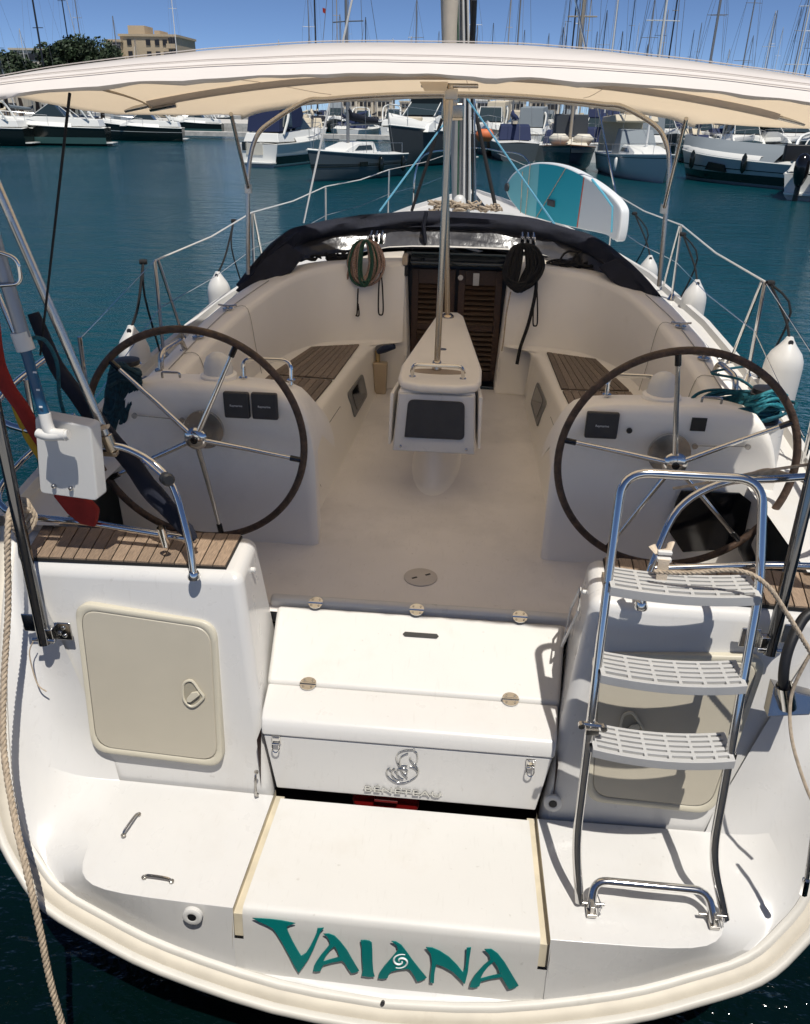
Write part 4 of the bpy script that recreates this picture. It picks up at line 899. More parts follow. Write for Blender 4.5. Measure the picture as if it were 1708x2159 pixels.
# ---------------------------------------------------------------- folded sprayhood
SH = thing('sprayhood', 'navy canvas sprayhood folded down over the companionway', 'sprayhood', (0, 6.8, 1.8))
AR = spline([at(505, 607, y=6.05), at(545, 563, y=6.15), at(590, 520, y=6.4), at(640, 492, y=6.75), at(760, 470, y=7.0), at(900, 462, y=7.05), at(1050, 468, y=7.05), at(1160, 486, y=7.0), at(1255, 520, y=6.75), at(1310, 562, y=6.4), at(1350, 595, y=6.15), at(1385, 630, y=6.0)], 6)
def sweep(path, prof, amp, seed):
    rows = []
    for i, p in enumerate(path):
        t = (path[min(i + 1, len(path) - 1)] - path[max(i - 1, 0)]).normalized(); n_ = Vector((0, -.45, .9)); n_ = (n_ - t * n_.dot(t)).normalized(); w_ = t.cross(n_)
        if w_.y > 0: w_ = -w_
        row = []
        for k, (u, v) in enumerate(prof(i / (len(path) - 1))):
            j = amp * noise.noise(Vector((i * .22, k * .8, seed))) + amp * .5 * noise.noise(Vector((i * .6, k * 1.3, seed + 5))); row.append(p + w_ * (u + j) + n_ * (v + j))
        rows.append(row)
    return rows
def pf(f):
    e = .6 + .4 * min(1, 6 * min(f, 1 - f)); return [(.075 * e * math.cos(a) + .01, .066 * e * math.sin(a)) for a in [2 * math.pi * k / 14 for k in range(14)]]
b = MB(); b.grid(sweep(AR, pf, .034, 1), closed=True); b.build('folded_canopy', NAVY, SH, smooth=80)
b = MB(); NA = len(AR); b.grid([[p + Vector((0, -.03 - .13 * k / 6 + .02 * noise.noise(Vector((i * .3, k, 9))), -.05 - .17 * (k / 6) * (1 - .35 * abs(i / NA - .5)) + .022 * noise.noise(Vector((i * .25, k * .9, 4))))) for k in range(7)] for i, p in enumerate(AR[8:-8])]); b.build('window_vinyl', VINYL, SH, smooth=80)
for poly in ([(495, 612, 6.0), (560, 545, 6.1), (605, 512, 6.3), (640, 535, 6.35), (612, 572, 6.15), (560, 600, 6.0), (520, 622, 5.95)], [(1392, 632, 6.0), (1350, 590, 6.1), (1300, 545, 6.35), (1262, 560, 6.35), (1290, 590, 6.2), (1330, 618, 6.05), (1372, 640, 5.95)]):
    b = MB(); b.prism([at(x, y, y=yy) for x, y, yy in poly], (0, .05, -.02)); b.build('side_wing', NAVY, SH, bevel=.012)
b = MB(); b.tube([AR[NA // 2 - 2] + Vector((-.1, -.085, .06)), AR[NA // 2 - 2] + Vector((-.12, -.11, -.04)), AR[NA // 2 - 2] + Vector((-.1, -.10, -.17))], .07, 8, flat=.25); b.build('centre_strap', NAVY, SH)
# ---------------------------------------------------------------- mast and rigging of our yacht
mb_ = at(972, 446, y=9.3); mt = at(966, 40, y=9.3); d = (mt - mb_).normalized()
b = MB(); b.tube([mb_ - d * .3, mb_ + d * 13], .075, 16, flat=1.3); ms = b.build('mast', ALU, Y, smooth=60)
b = MB(); b.tube([mt + Vector((-.07, -.16, -.35)), mt + Vector((-.10, -.18, .6)), mt + Vector((-.12, -.2, 2.6))], .07, 10, radii=[.07, .11, .14]); b.build('furled_mainsail', SAILT, ms, smooth=60)
b = MB(); b.box(at(955, 235, y=8.6), (.22, .1, .16)); b.box(at(955, 215, y=8.6), (.12, .1, .12)); b.build('boom_fitting', BRASSY, ms, bevel=.03)
for px0, px1, r, m_ in ((978, 980, .012, WHITEP), (985, 986, .011, ROPEK), (991, 990, .012, WHITEP), (997, 996, .011, ROPEK), (1003, 1000, .010, STEELD), (965, 968, .010, ROPEG)):
    b = MB(); b.tube([at(px0, 440, y=9.1), at(px1, 200, y=9.15), at(px1 - 4, -40, y=9.2)], r, 6); b.build('halyard', m_, ms)
for a, c, r, m_ in (((998, 215, 9.2), (1047, 446, 8.9), .02, ROPEK), ((932, 250, 8.8), (868, 445, 8.8), .016, ROPEK), ((1000, 0, 9), (990, 220, 9.2), .03, BLACK)):
    b = MB(); b.tube([at(a[0], a[1], y=a[2]), at(c[0], c[1], y=c[2])], r, 8); b.build('rigging_strut', m_, ms)
for a, c in (((948, 245, 8.9), (800, 446, 7.6)), ((985, 208, 9.0), (1170, 474, 7.6))):
    b = MB(); b.tube([at(a[0], a[1], y=a[2]), at(c[0], c[1], y=c[2])], .009, 6); b.build('running_line', ROPELB, ms)
for s, px in ((-1, (640, 470, 690, 240)), (1, (1305, 440, 1255, 200))):   # shrouds
    b = MB(); a = at(px[0], px[1], y=9.0); c = at(px[2], px[3], y=9.1); b.tube([a, a + (c - a) * 6], .011, 6); b.build('shroud', WHITEP if s < 0 else STEEL, Y)
b = MB()
for k in range(40):
    c = at(random.uniform(905, 1050), random.uniform(428, 446), y=8.5); r = random.uniform(.03, .07)
    b.tube([c + Vector((r * math.cos(t), r * math.sin(t) * .7, random.uniform(-.01, .03))) for t in [2 * math.pi * j / 10 for j in range(10)]], .010, 5, closed=True)
setp(b.build('rope_pile', ROPEB), 'pile of pale halyard tails at the foot of the mast', 'rope')
b = MB(); b.lathe([(.07, 0), (.075, .06), (.06, .13), (.03, .16), (.005, .165)], at(968, 446, y=8.8), (0, 0, 1), 16); b.build('mast_vent', WHITEP, Y, smooth=60)
# ================================================================= gear lying on and hanging from the yacht
# --- port quarter: outboard pad, rescue pole, ensign, canvas roll
c4 = [at(x, y, y=2.64) for x, y in ((72, 878), (190, 900), (206, 1057), (84, 1040))]
b = MB(); b.prism(rounded([c4[0].lerp(c4[1], .5)] + [c4[1], c4[2], c4[3], c4[0]] + [c4[0].lerp(c4[1], .5)], .02, 4)[:-1], (.02, .05, .012)); pad = b.build('outboard_pad', WHITEP, bevel=.006, seg=3)
setp(pad, 'white plastic outboard mounting pad clamped to the port stern rail', 'mounting pad')
for px, py in ((114, 1024), (150, 1029)):
    b = MB(); b.lathe([(.009, 0), (.009, .008), (.005, .012)], at(px, py, y=2.638), (0, -1, 0), 10); b.build('bolt', STEELD, pad)
RP = thing('rescue_pole', 'blue and grey telescopic rescue pole with white foot on the port quarter', 'rescue pole', at(110, 915, y=2.60))
def rp(name, pts, r, m, **k): return part_tube(name, pts, r, m, RP, **k)
rp('upper_tube', [at(-20, 480, y=2.62), at(50, 712, y=2.60)], .024, mat('grey_tube', (.28, .29, .31), .35, metal=.6), n=14)
cl = rp('clamp', [at(41, 700, y=2.60), at(55, 738, y=2.60)], .032, WHITEP, n=14)
lt = rp('lower_tube', [at(54, 738, y=2.60), at(98, 892, y=2.595)], .019, BLUEP, n=14)
for px, py in ((73, 785), (80, 822), (86, 858)):
    b = MB(); b.box(at(px, py, y=2.574), (.012, .003, .006)); b.build('scale_mark', WHITEM, lt)
rp('elbow', spline([at(94, 872, y=2.592), at(101, 900, y=2.585), at(112, 914, y=2.58), at(140, 917, y=2.575)], 5), .022, WHITEP, n=12, radii=None)
b = MB(); b.tube(spline([at(80, 913, y=2.58), at(105, 920, y=2.57), at(145, 916, y=2.575)], 4), .018, 12); b.build('foot', WHITEP, RP, smooth=60)
rp('handle', rounded([at(-15, 527, y=2.58), at(37, 545, y=2.58), at(46, 598, y=2.58), at(-15, 603, y=2.58)], .03), .007, STEEL, n=8)
b = MB(); b.tube(spline([at(62, 712, y=2.62), at(95, 718, y=2.65), at(120, 765, y=2.7), at(125, 830, y=2.75), at(135, 872, y=2.78)], 6), .0075, 8)
setp(b.build('blue_cord', ROPET), 'loop of teal cord hanging from the white clamp of the rescue pole', 'cord')
EN = thing('ensign', 'red and yellow ensign furled on its staff at the port quarter', 'flag', at(190, 1105, y=2.80))
b = MB(); b.tube([at(-30, 560, y=2.86), at(200, 1100, y=2.80)], .010, 8); b.build('staff', STEELD, EN)
def cloth(name, path, rad, m, parent, seed=0, flat=.6):
    P = spline(path, 6); b = MB(); N = len(P); rows = []
    for i, p in enumerate(P):
        t = (P[min(i + 1, N - 1)] - P[max(i - 1, 0)]).normalized(); u = Vector((0, 1, 0)).cross(t).normalized(); w_ = t.cross(u); r = interp(i / (N - 1), rad)
        rows.append([p + (u * math.cos(a) + w_ * flat * math.sin(a)) * r * (1 + .35 * noise.noise(Vector((i * .22, 2.2 * math.cos(a), 2.2 * math.sin(a) + seed)))) for a in [2 * math.pi * k / 14 for k in range(14)]])
    b.grid(rows, closed=True); return b.build(name, m, parent, smooth=80)
cloth('furled_cloth', [at(-20, 640, y=2.80), at(0, 780, y=2.80), at(50, 870, y=2.80), at(110, 965, y=2.80)], [(0, .022), (.4, .032), (1, .03)], RED, EN, 1)
cloth('yellow_band', [at(25, 840, y=2.81), at(60, 920, y=2.81), at(100, 985, y=2.81)], [(0, .01), (.5, .022), (1, .015)], YEL, EN, 4)
b = MB(); b.prism([at(x, y, y=2.74) for x, y in ((108, 1045), (182, 1056), (206, 1082), (201, 1114), (168, 1108), (140, 1085))], (.0, .035, .01)); b.build('hanging_corner', RED, EN, bevel=.012, seg=3)
cr = cloth('canvas_roll', [at(70, 660, y=2.95), at(120, 770, y=2.93), at(205, 890, y=2.88), at(300, 1010, y=2.80), at(370, 1090, y=2.74), at(412, 1138, y=2.71)], [(0, .024), (.35, .038), (.65, .044), (.9, .032), (1, .010)], NAVY, None, 7, .7)
setp(cr, 'long roll of navy canvas lashed inside the port stern rail', 'canvas roll')
b = MB(); c = at(352, 1010, y=2.66); b.tube([at(300, 968, y=2.68), at(340, 1003, y=2.67), c], .006, 6); b.build('rod_arm', STEEL, Y)
b = MB(); b.lathe([(.016, -.03), (.026, -.02), (.026, .02), (.018, .03)], c, (.6, -.8, .2), 14); b.build('rail_roller', BLACK, Y)
b = MB(); b.tube([at(350, 1150, y=2.70), at(339, 1112, y=2.68)], .017, 12, cap=False); b.build('rod_holder', STEEL, Y)
# --- laid mooring rope on the port side
path = spline([at(60, 1075, y=2.70), at(25, 1085, y=2.62), at(16, 1130, y=2.55), at(17, 1280, y=2.45), at(8, 1440, y=2.30), at(8, 1580, y=2.15), at(30, 1720, y=1.99), at(55, 1830, y=1.85), at(82, 1950, y=1.76), at(104, 2060, y=1.70), at(128, 2150, y=1.66), at(150, 2230, y=1.62)], 8)
m = twisted(path, .0125, 15, 6); setp(m.build('mooring_rope', ROPEB, smooth=60), 'thick laid beige mooring rope hanging down the port side of the stern', 'rope')
m = MB(); m.tube(spline([at(70, 1352, y=2.52), at(62, 1380, y=2.50), at(78, 1440, y=2.46), at(98, 1458, y=2.45)], 5), .003, 5); setp(m.build('thin_cord', ROPEB), 'thin cord end below the port pole bracket', 'cord')
coil = MB()
for k in range(4):
    c = at(38 + k * 4, 1078 + k * 4, y=2.72); coil.tube([c + Vector((.05 * math.cos(t), .03 * math.sin(t), .045 * math.sin(t + .5) - .01 * k)) for t in [2 * math.pi * j / 16 for j in range(16)]], .009, 6, closed=True)
setp(coil.build('rope_hank', ROPEB), 'small hank of beige rope round the port stern pole', 'rope')
# --- starboard quarter: hose, tail, socket bracket
p = spline([at(1380, 1205, y=2.40), at(1450, 1208, y=2.38), at(1555, 1203, y=2.36), at(1615, 1232, y=2.34), at(1660, 1295, y=2.32), at(1715, 1385, y=2.30)], 8)
m = twisted(p, .0085, 22, 6, step=.005); setp(m.build('beige_line', ROPEB, smooth=60), 'beige line draped over the top step of the boarding ladder', 'rope')
p = spline([at(1420, 1030, y=2.9), at(1500, 1016, y=2.8), at(1600, 995, y=2.75), at(1715, 978, y=2.7)], 6); m = MB(); m.tube(p, .006, 6); setp(m.build('pale_line', ROPEB), 'pale line running from the starboard wheel to the edge of the picture', 'rope')
for k in range(7):
    pass
m = MB()
for k in range(6): m.tube(spline([at(1575 + k * 9, 1003 + k, y=2.9), at(1620 + k * 8, 990 + k * 2, y=2.9), at(1680 + k * 6, 1008 + k * 3, y=2.88), at(1730, 1040 + k * 3, y=2.85)], 5), .006, 5)
setp(m.build('cord_bundle', ROPEB), 'bundle of pale cord on the starboard stern rail', 'rope')
SB = thing('pole_socket', 'triangular steel socket bracket with a black tube on the starboard quarter', 'bracket', at(1660, 1490, y=2.40))
b = MB(); b.prism([at(1632, 1448, y=2.42), at(1618, 1512, y=2.38), at(1708, 1508, y=2.38), at(1718, 1470, y=2.42)], (0, .05, .0)); b.build('base', STEELD, SB, bevel=.004)
b = MB(); b.tube([at(1661, 1490, y=2.40), at(1655, 1445, y=2.40)], .032, 16, cap=False); b.build('socket', STEEL, SB)
b = MB(); b.tube(spline([at(1659, 1480, y=2.40), at(1652, 1430, y=2.40), at(1662, 1370, y=2.44), at(1690, 1310, y=2.5), at(1712, 1290, y=2.52)], 6), .019, 10); b.build('black_tube', BLACK, SB, smooth=60)
p = spline([at(1722, 1360, y=2.36), at(1697, 1400, y=2.35), at(1668, 1470, y=2.33), at(1670, 1560, y=2.25), at(1700, 1660, y=2.15), at(1725, 1710, y=2.1)], 6); m = MB(); m.tube(p, .006, 6); setp(m.build('hanging_cord', ROPEB), 'thin cord hanging past the steel socket on the starboard side', 'cord')
b = MB(); b.tube([at(1722, 1700, y=2.05), at(1700, 1860, y=1.98)], .008, 8); b.tube([at(1700, 1855, y=1.98), at(1694, 1885, y=1.975)], .013, 8); setp(b.build('steel_rod', STEEL), 'short steel rod end at the right edge of the stern', 'rod')
# webbing strap holding the ladder
ST = thing('ladder_strap', 'beige webbing strap with buckle tying the ladder to the starboard rail', 'strap', at(1395, 1240, y=2.42))
b = MB(); b.prism([at(x, y, y=2.44) for x, y in ((1388, 1178), (1412, 1180), (1402, 1240), (1380, 1238))], (0, -.006, 0)); b.build('tail', WEB, ST)
b = MB(); b.tube([at(1375, 1150, y=2.52), at(1385, 1165, y=2.50), at(1410, 1160, y=2.50), at(1415, 1145, y=2.53)], .018, 8, flat=.4); b.build('loop', WEB, ST)
b = MB(); b.box(at(1400, 1180, y=2.455), (.05, .018, .016)); b.box(at(1402, 1165, y=2.47), (.05, .018, .014)); b.build('buckle', WHITEP, ST, bevel=.003)
# --- fenders
def fender(px, py, y, tie, label, L=.48, r=.105):
    c = at(px, py, y=y); t = thing('fender', label, 'fender', c - Vector((0, 0, L / 2)), 'white fenders along the rails'); b = MB()
    b.lathe([(.02, L / 2 + .07), (.03, L / 2 + .05), (.05, L / 2 + .02), (r * .80, L / 2 - .03), (r * .96, L / 2 - .075), (r, L / 2 - .12), (r, -L / 2 + .12), (r * .96, -L / 2 + .075), (r * .6, -L / 2 + .01), (.03, -L / 2 - .04)], c, (0, 0, 1), 22); b.build('body', WHITEP, t, smooth=60)
    b = MB(); e = c + Vector((0, 0, L / 2 + .05)); b.lathe([(.016, 0), (.016, .01)], e + Vector((0, -.028, -.01)), (0, -1, .3), 10); b.build('eye', BLACK, t)
    T = at(*tie[:2], y=tie[2]); b = MB(); b.tube(spline([e, e.lerp(T, .35) + Vector((.02, 0, 0)), T], 4), .009, 6); b.tube(spline([T, T.lerp(e, .5) + Vector((.06, -.02, 0)), T + Vector((.05, -.03, -.6))], 4), .007, 6); b.lathe([(.016, -.025), (.02, 0), (.016, .025)], T, (1, .3, 0), 10); b.build('lanyard', ROPEK, t)
fender(465, 645, 7.15, (493, 466, 7.46), 'white fender hanging outside the port rail beside the sprayhood')
fender(289, 782, 5.0, (302, 552, 5.2), 'white fender behind the port wheel, half hidden by its rim')
fender(1362, 600, 9.0, (1338, 450, 9.3), 'farthest white fender on the starboard rail, behind the awning leg')
fender(1457, 665, 7.2, (1440, 494, 7.46), 'middle white fender of three on the starboard rail')
fender(1639, 822, 5.0, (1624, 597, 5.2), 'largest white fender, beside the starboard wheel', .54, .115)
# --- winches with their lines
for s in (-1, 1):
    c = Vector((s * 1.63, 3.86, 1.50)); b = MB(); b.lathe([(.13, -.22), (.115, .05), (.10, .06)], c, (0, 0, 1), 24); b.build('winch_plinth', GEL, Y, smooth=50)
    b = MB(); b.lathe([(.085, .06), (.085, .075), (.055, .09), (.05, .16), (.07, .18), (.075, .20), (.05, .21), (.03, .225)], c, (0, 0, 1), 24); wn = b.build('winch', STEELD if s < 0 else BLACK, Y, smooth=40)
    b = MB(); b.lathe([(.068, .205), (.068, .225), (.03, .232)], c, (0, 0, 1), 20); b.build('winch_top', BLACK, wn)
m = MB()
for k in range(16):
    x0, x1 = random.uniform(228, 285), random.uniform(222, 262); t0, t1 = random.uniform(758, 800), random.uniform(865, 915)
    m.tube(spline([at(x0, t0, y=3.72), at(x0 + 14, t0 + 10, y=3.64), at((x0 + x1) / 2 + 14, 840, y=3.62), at(x1 + 6, t1, y=3.62), at(x1 - 6, t1 - 6, y=3.66), at((x0 + x1) / 2 - 8, 830, y=3.68), at(x0, t0, y=3.74)], 6), .0105, 6)
for k in range(4): m.tube(spline([at(230, 790 + k * 8, y=3.6), at(262, 775 + k * 8, y=3.57), at(298, 792 + k * 8, y=3.6)], 5), .011, 6)
setp(m.build('rope_bundle', mat('rope_dark_teal', (.004, .035, .05), .8, var=.5, vscale=50, bump=.4, bscale=300), smooth=60), 'dark teal rope bundle hanging from the port winch behind the wheel rim', 'rope')
m = MB()
for k in range(15):
    cx, cy = 1560 + random.uniform(-18, 18), 852 + k * 1.2 + random.uniform(-6, 6); rx, ry = random.uniform(70, 108), random.uniform(14, 24); ph = random.uniform(0, 6)
    m.tube(spline([at(cx + rx * math.cos(t + ph), cy + ry * math.sin(t + ph) + 8 * math.cos(t * 2 + k), y=3.80 - .12 * math.sin(t + ph)) for t in [2 * math.pi * j / 11 for j in range(11)]], 4, closed=True), .0085, 6, closed=True)
m.tube(spline([at(1600, 830, y=3.9), at(1560, 800, y=4.1), at(1500, 785, y=4.3), at(1590, 770, y=4.5)], 5), .007, 6)
setp(m.build('rope_coil', ROPET, smooth=60), 'teal rope coiled loosely round the starboard winch', 'rope')
m = MB()
for k in range(11):
    j_ = [random.uniform(-7, 7) for _ in range(8)]; y_ = 832 + k * 3.4
    m.tube(spline([at(1578 + j_[0], y_ + 12 + j_[1], y=3.72), at(1600 + j_[2], y_ + j_[3] * .5, y=3.66), at(1628 + j_[4], y_ - 10 + j_[5] * .5, y=3.66), at(1652 + j_[6], y_ - 4 + j_[7], y=3.74)], 5), .0085, 6)
setp(m.build('rope_turns', mat('rope_aqua', (.015, .19, .23), .7, var=.3, vscale=80), smooth=60), 'bright aqua rope turns in the sun above the starboard winch plinth', 'rope')
# --- coils on the bulkhead
def hang_coil(name, top, bot, w_, mats, n, y, label, r=.011):
    t = thing(name, label, 'rope', at(*bot, y=y))
    for q, mm in enumerate(mats):
        m = MB()
        for k in range(n):
            ww = w_ * random.uniform(.2, 1.0); bb = bot[1] + random.uniform(-14, 4); dx = random.uniform(-4, 4); yy = y - random.uniform(0, .07)
            m.tube(spline([at(top[0] + dx - ww * .25, top[1], y=yy), at(top[0] + dx - ww * .5, (top[1] * .55 + bb * .45), y=yy - .01), at(bot[0] + dx - ww * .38, bb - 14, y=yy - .02), at(bot[0] + dx, bb, y=yy - .03), at(bot[0] + dx + ww * .38, bb - 14, y=yy - .02), at(top[0] + dx + ww * .5, (top[1] * .55 + bb * .45), y=yy - .01), at(top[0] + dx + ww * .25, top[1], y=yy)], 5, closed=True), r, 6, closed=True)
        m.build('strand_loops', mm, t, smooth=60)
    return t
t = hang_coil('rope_coil', (770, 512), (768, 600), 74, [ROPEP, ROPEG, ROPEP], 8, 6.52, 'flecked beige and green rope coil hung on the port bulkhead')
part_tube('tail', spline([at(737, 560, y=6.5), at(730, 610, y=6.48), at(737, 650, y=6.45), at(750, 670, y=6.44)], 5), .010, ROPEP, t, n=6)
t = hang_coil('rope_coil', (1105, 520), (1095, 612), 78, [ROPEK, ROPEK, ROPEK], 22, 6.50, 'dense black rope coil hung on the starboard bulkhead', .012)
part_tube('tail', spline([at(1128, 560, y=6.46), at(1130, 610, y=6.45), at(1115, 680, y=6.40), at(1098, 730, y=6.36), at(1090, 768, y=6.33)], 6), .014, ROPEK, t, n=8)
for pts, lab, mm in (([(755, 608), (753, 660), (750, 665), (757, 664), (755, 640)], 'short black cord loop below the flecked rope coil', ROPEK), ([(803, 575), (799, 600), (798, 655), (803, 664), (808, 655), (806, 600), (803, 575)], 'black cord loop on the port bulkhead beside the companionway', ROPEK), ([(1131, 600), (1126, 630), (1124, 680), (1128, 687), (1133, 680), (1133, 630), (1131, 600)], 'black cord loop on the starboard bulkhead', ROPEK), ([(1077, 615), (1068, 660), (1062, 715), (1058, 740)], 'thin pale cord below the black rope coil', ROPEB)):
    m = MB(); m.tube(spline([at(x, y, y=6.52 - .24 * (y - 560) / 200) for x, y in pts], 5), .0065, 6); setp(m.build('cord_loop', mm), lab, 'cord')
for px, py in ((795, 508), (1112, 512)):
    b = MB(); c = at(px, py, y=6.72)
    for k in range(3): b.box(c + Vector((.045 * k - .045, 0, .02)), (.032, .14, .07)); b.tube([c + Vector((.045 * k - .045, -.09, .04)), c + Vector((.045 * k - .045, .03, .075))], .008, 6)
    b.build('rope_clutch', STEEL, Y, bevel=.005)
for px, py, s in ((690, 552, -1), (1215, 570, 1)):   # dark mats of line on the coaming top
    m = MB()
    for k in range(14):
        c = at(px + random.uniform(-55, 55), py - 8 + random.uniform(-8, 6), y=6.72); rr = random.uniform(.05, .12)
        m.tube([c + Vector((rr * math.cos(t), .7 * rr * math.sin(t), random.uniform(-.01, .02) + (.10 * max(0, math.sin(t)) if (k < 4 and s > 0) else 0))) for t in [2 * math.pi * j / 14 for j in range(14)]], .009, 6, closed=True)
    setp(m.build('black_lines', ROPEK, smooth=60), 'heap of black line on the coaming beside the ' + ('flecked rope coil' if s < 0 else 'black rope coil, some loops standing up'), 'rope')
# beige holder with a brush beside the port seat
HB = thing('brush_holder', 'beige plastic holder with a blue brush fixed beside the port cockpit seat', 'holder', at(802, 830, y=6.28))
b = MB(); b.hexa([at(x, y, y=yy) for x, y, yy in ((790, 830, 6.24), (813, 832, 6.24), (815, 826, 6.36), (792, 824, 6.36), (786, 765, 6.22), (816, 767, 6.22), (818, 762, 6.36), (788, 760, 6.36))]); b.build('box', mat('beige_plastic', (.48, .38, .26), .5), HB, bevel=.01)
b = MB(); b.tube([at(797, 768, y=6.30), at(796, 740, y=6.30)], .02, 8); b.build('wooden_handle', mat('pale_wood', (.45, .33, .16), .6), HB)
b = MB(); b.tube([at(797, 742, y=6.28), at(810, 736, y=6.26), at(832, 730, y=6.24)], .03, 10, radii=[.02, .032, .022]); b.build('brush', mat('blue_brush', (.01, .02, .05), .6), HB)

# --- paddle board lashed on the starboard side deck
n_ = Vector((.905, .425, 0)); k_ = n_.dot(Vector((1.66, 8.3, 0)))
def sp(x, y): return at((1900 + x * .785) * .527, (600 + y * .785) * .527, plane=(tuple(n_), k_))
SO = [(155, 190), (172, 145), (205, 108), (262, 75), (330, 62), (420, 72), (500, 100), (580, 145), (650, 193), (712, 248), (744, 298), (746, 350), (738, 420), (722, 468), (690, 445), (640, 425), (520, 400), (400, 372), (320, 350), (240, 325), (200, 285), (168, 240)]
SOS = [(p.x, p.y) for p in spline([Vector((x, y, 0)) for x, y in SO], 4, closed=True)]
SP = thing('paddle_board', 'teal and white paddle board lashed upright on the starboard side deck', 'paddle board', sp(450, 400))
thick = n_ * .10
b = MB(); b.prism([sp(*p) for p in SOS], thick); b.build('board', mat('board_white', (.72, .74, .74), .35), SP, bevel=.03, seg=4)
def clip(poly, a, b_):
    out = []
    for i, p in enumerate(poly):
        q = poly[(i + 1) % len(poly)]; f = lambda r: (r[0] - a[0]) * (b_[1] - a[1]) - (r[1] - a[1]) * (b_[0] - a[0]); fp, fq = f(p), f(q)
        if fp >= 0: out.append(p)
        if (fp >= 0) != (fq >= 0): t = fp / (fp - fq); out.append((p[0] + (q[0] - p[0]) * t, p[1] + (q[1] - p[1]) * t))
    return out
cx_, cy_ = 450, 260
inset = [(cx_ + (x - cx_) * .965, cy_ + (y - cy_) * .955) for x, y in SOS]
def strip(name, l0, l1, col, off):
    pl = inset
    if l0: pl = clip(pl, *l0)
    if l1: pl = clip(pl, *l1)
    if len(pl) < 3: return
    b = MB(); b.prism([sp(*p) - n_ * off for p in pl], n_ * -.002); b.build(name, mat('deck_' + name, col, .6, bump=.15, bscale=150), SP, smooth=0)
# choose the clip orientation that keeps the strip between the two lines
def band(name, xl, xr, col, off):
    pl = inset
    for ln, keep_right in ((xl, True), (xr, False)):
        if ln is None: continue
        a, b_ = (ln[0], 0), (ln[1], 500); t = (10000, 250) if keep_right else (-10000, 250)
        f = (t[0] - a[0]) * (b_[1] - a[1]) - (t[1] - a[1]) * (b_[0] - a[0])
        pl = clip(pl, a, b_) if f > 0 else clip(pl, b_, a)
    b = MB(); b.prism([sp(*p) - n_ * off for p in pl], n_ * -.002); b.build(name, mat('deck_' + name, col, .6, bump=.15, bscale=150), SP, smooth=0)
band('nose_pad', None, (335, 300), (.20, .58, .62), .002)
band('deck_pad', (335, 300), (575, 505), (.0, .36, .46), .002)
band('red_stripe', (575, 505), (581, 511), (.55, .10, .05), .0025)
band('tail_pad', (581, 511), None, (.60, .64, .66), .002)
b = MB(); b.tube([sp(*p) - n_ * .006 for p in ((600, 150), (660, 225), (705, 290), (700, 420))], .012, 6); b.build('blue_edging', mat('edging_blue', (.12, .42, .55), .6), SP)
b = MB(); b.prism([sp(x, y) - n_ * .004 for x, y in ((378, 250), (412, 258), (410, 292), (376, 282))], n_ * -.02); b.build('carry_handle', DARKG, SP, bevel=.006)
b = MB(); b.lathe([(.05, 0), (.05, .02)], sp(168, 190) - n_ * .004, tuple(-n_), 14); b.build('nose_ring', DARKG, SP)
for a, c in (((290, 70), (265, 330)), ((250, 110), (240, 320)), ((470, 95), (320, 345))):
    b = MB(); b.tube([sp(*a) - n_ * .02, sp(*c) - n_ * .02], .005, 5); b.build('lashing', ROPEB, SP)
# ================================================================= the marina behind
WHITEB = mat('boat_white', (.76, .76, .72), .35)
CREAMB = mat('boat_cream', (.66, .62, .52), .45)
BLKH = mat('hull_black', (.010, .014, .013), .15)
NAVH = mat('hull_navy', (.012, .018, .035), .2)
GREYH = mat('hull_grey', (.075, .095, .108), .4)
DGRH = mat('hull_dark_grey', (.055, .06, .065), .4)
GRNH = mat('antifouling_green', (.05, .13, .12), .6)
GLS = mat('boat_glass', (.03, .045, .05), .08)
DWOOD = mat('varnished_wood', (.20, .10, .04), .4)
DARKM = mat('mast_dark', (.02, .021, .023), .4)
GREYM = mat('mast_grey', (.26, .26, .26), .45, metal=.4)
WHITM = mat('mast_white', (.70, .70, .68), .4)
TANM = mat('mast_tan', (.40, .34, .26), .5)
BLUEC = mat('blue_cover', (.01, .02, .07), .8)
GREYC = mat('grey_cover', (.20, .23, .25), .7, bump=.4, bscale=3)
BEIGEC = mat('beige_cover', (.55, .48, .36), .8)
ORG_ = mat('orange_buoy', (.65, .16, .05), .6)
STEELB = mat('rail_steel', (.55, .55, .55), .3, metal=.8)
class Fr:
    """local frame of a boat: l forward, w to its left, z up from the water"""
    def __init__(s, px, py, head, wz=WZ, pos=None):
        s.o = Vector(pos) if pos is not None else at(px, py, z=wz); s.o.z = WZ; h = Vector((math.sin(R(head)), math.cos(R(head)), 0)); s.h = h; s.w = Vector((-h.y, h.x, 0))
    def __call__(s, l, w_, z): return s.o + s.h * l + s.w * w_ + Vector((0, 0, z))
def hull_rows(T, L, B, F, fine=.5, rake=.06, tr=.92, chine=.85, z0=-.3):
    rows = []
    for k in range(11):
        s = k / 10; l = (s - .5) * L; e = max(0, (s - fine) / (1 - fine)); b_ = B / 2 * (lerp(tr, 1, min(1, s / .4)) if s < .4 else 1) * (1 - e ** 2.2) + .012; sh = F * (.92 + .28 * s * s)
        half = [(0, z0), (b_ * chine * .75, z0 * .4), (b_ * chine, .12 * F), (b_ * (.5 + .5 * chine), .55 * F), (b_, sh)]
        r = [T(l + rake * L * s * s * (z / F), -w_, z) for w_, z in half[:0:-1]] + [T(l + rake * L * s * s * (z / F), w_, z) for w_, z in half]
        rows.append(r)
    return rows
def deck_rows(rows, inset_=0, up_=0): return [[r[0] + Vector((0, 0, up_)), (r[0] + r[-1]) / 2 + Vector((0, 0, up_ + .08)), r[-1] + Vector((0, 0, up_))] for r in rows]
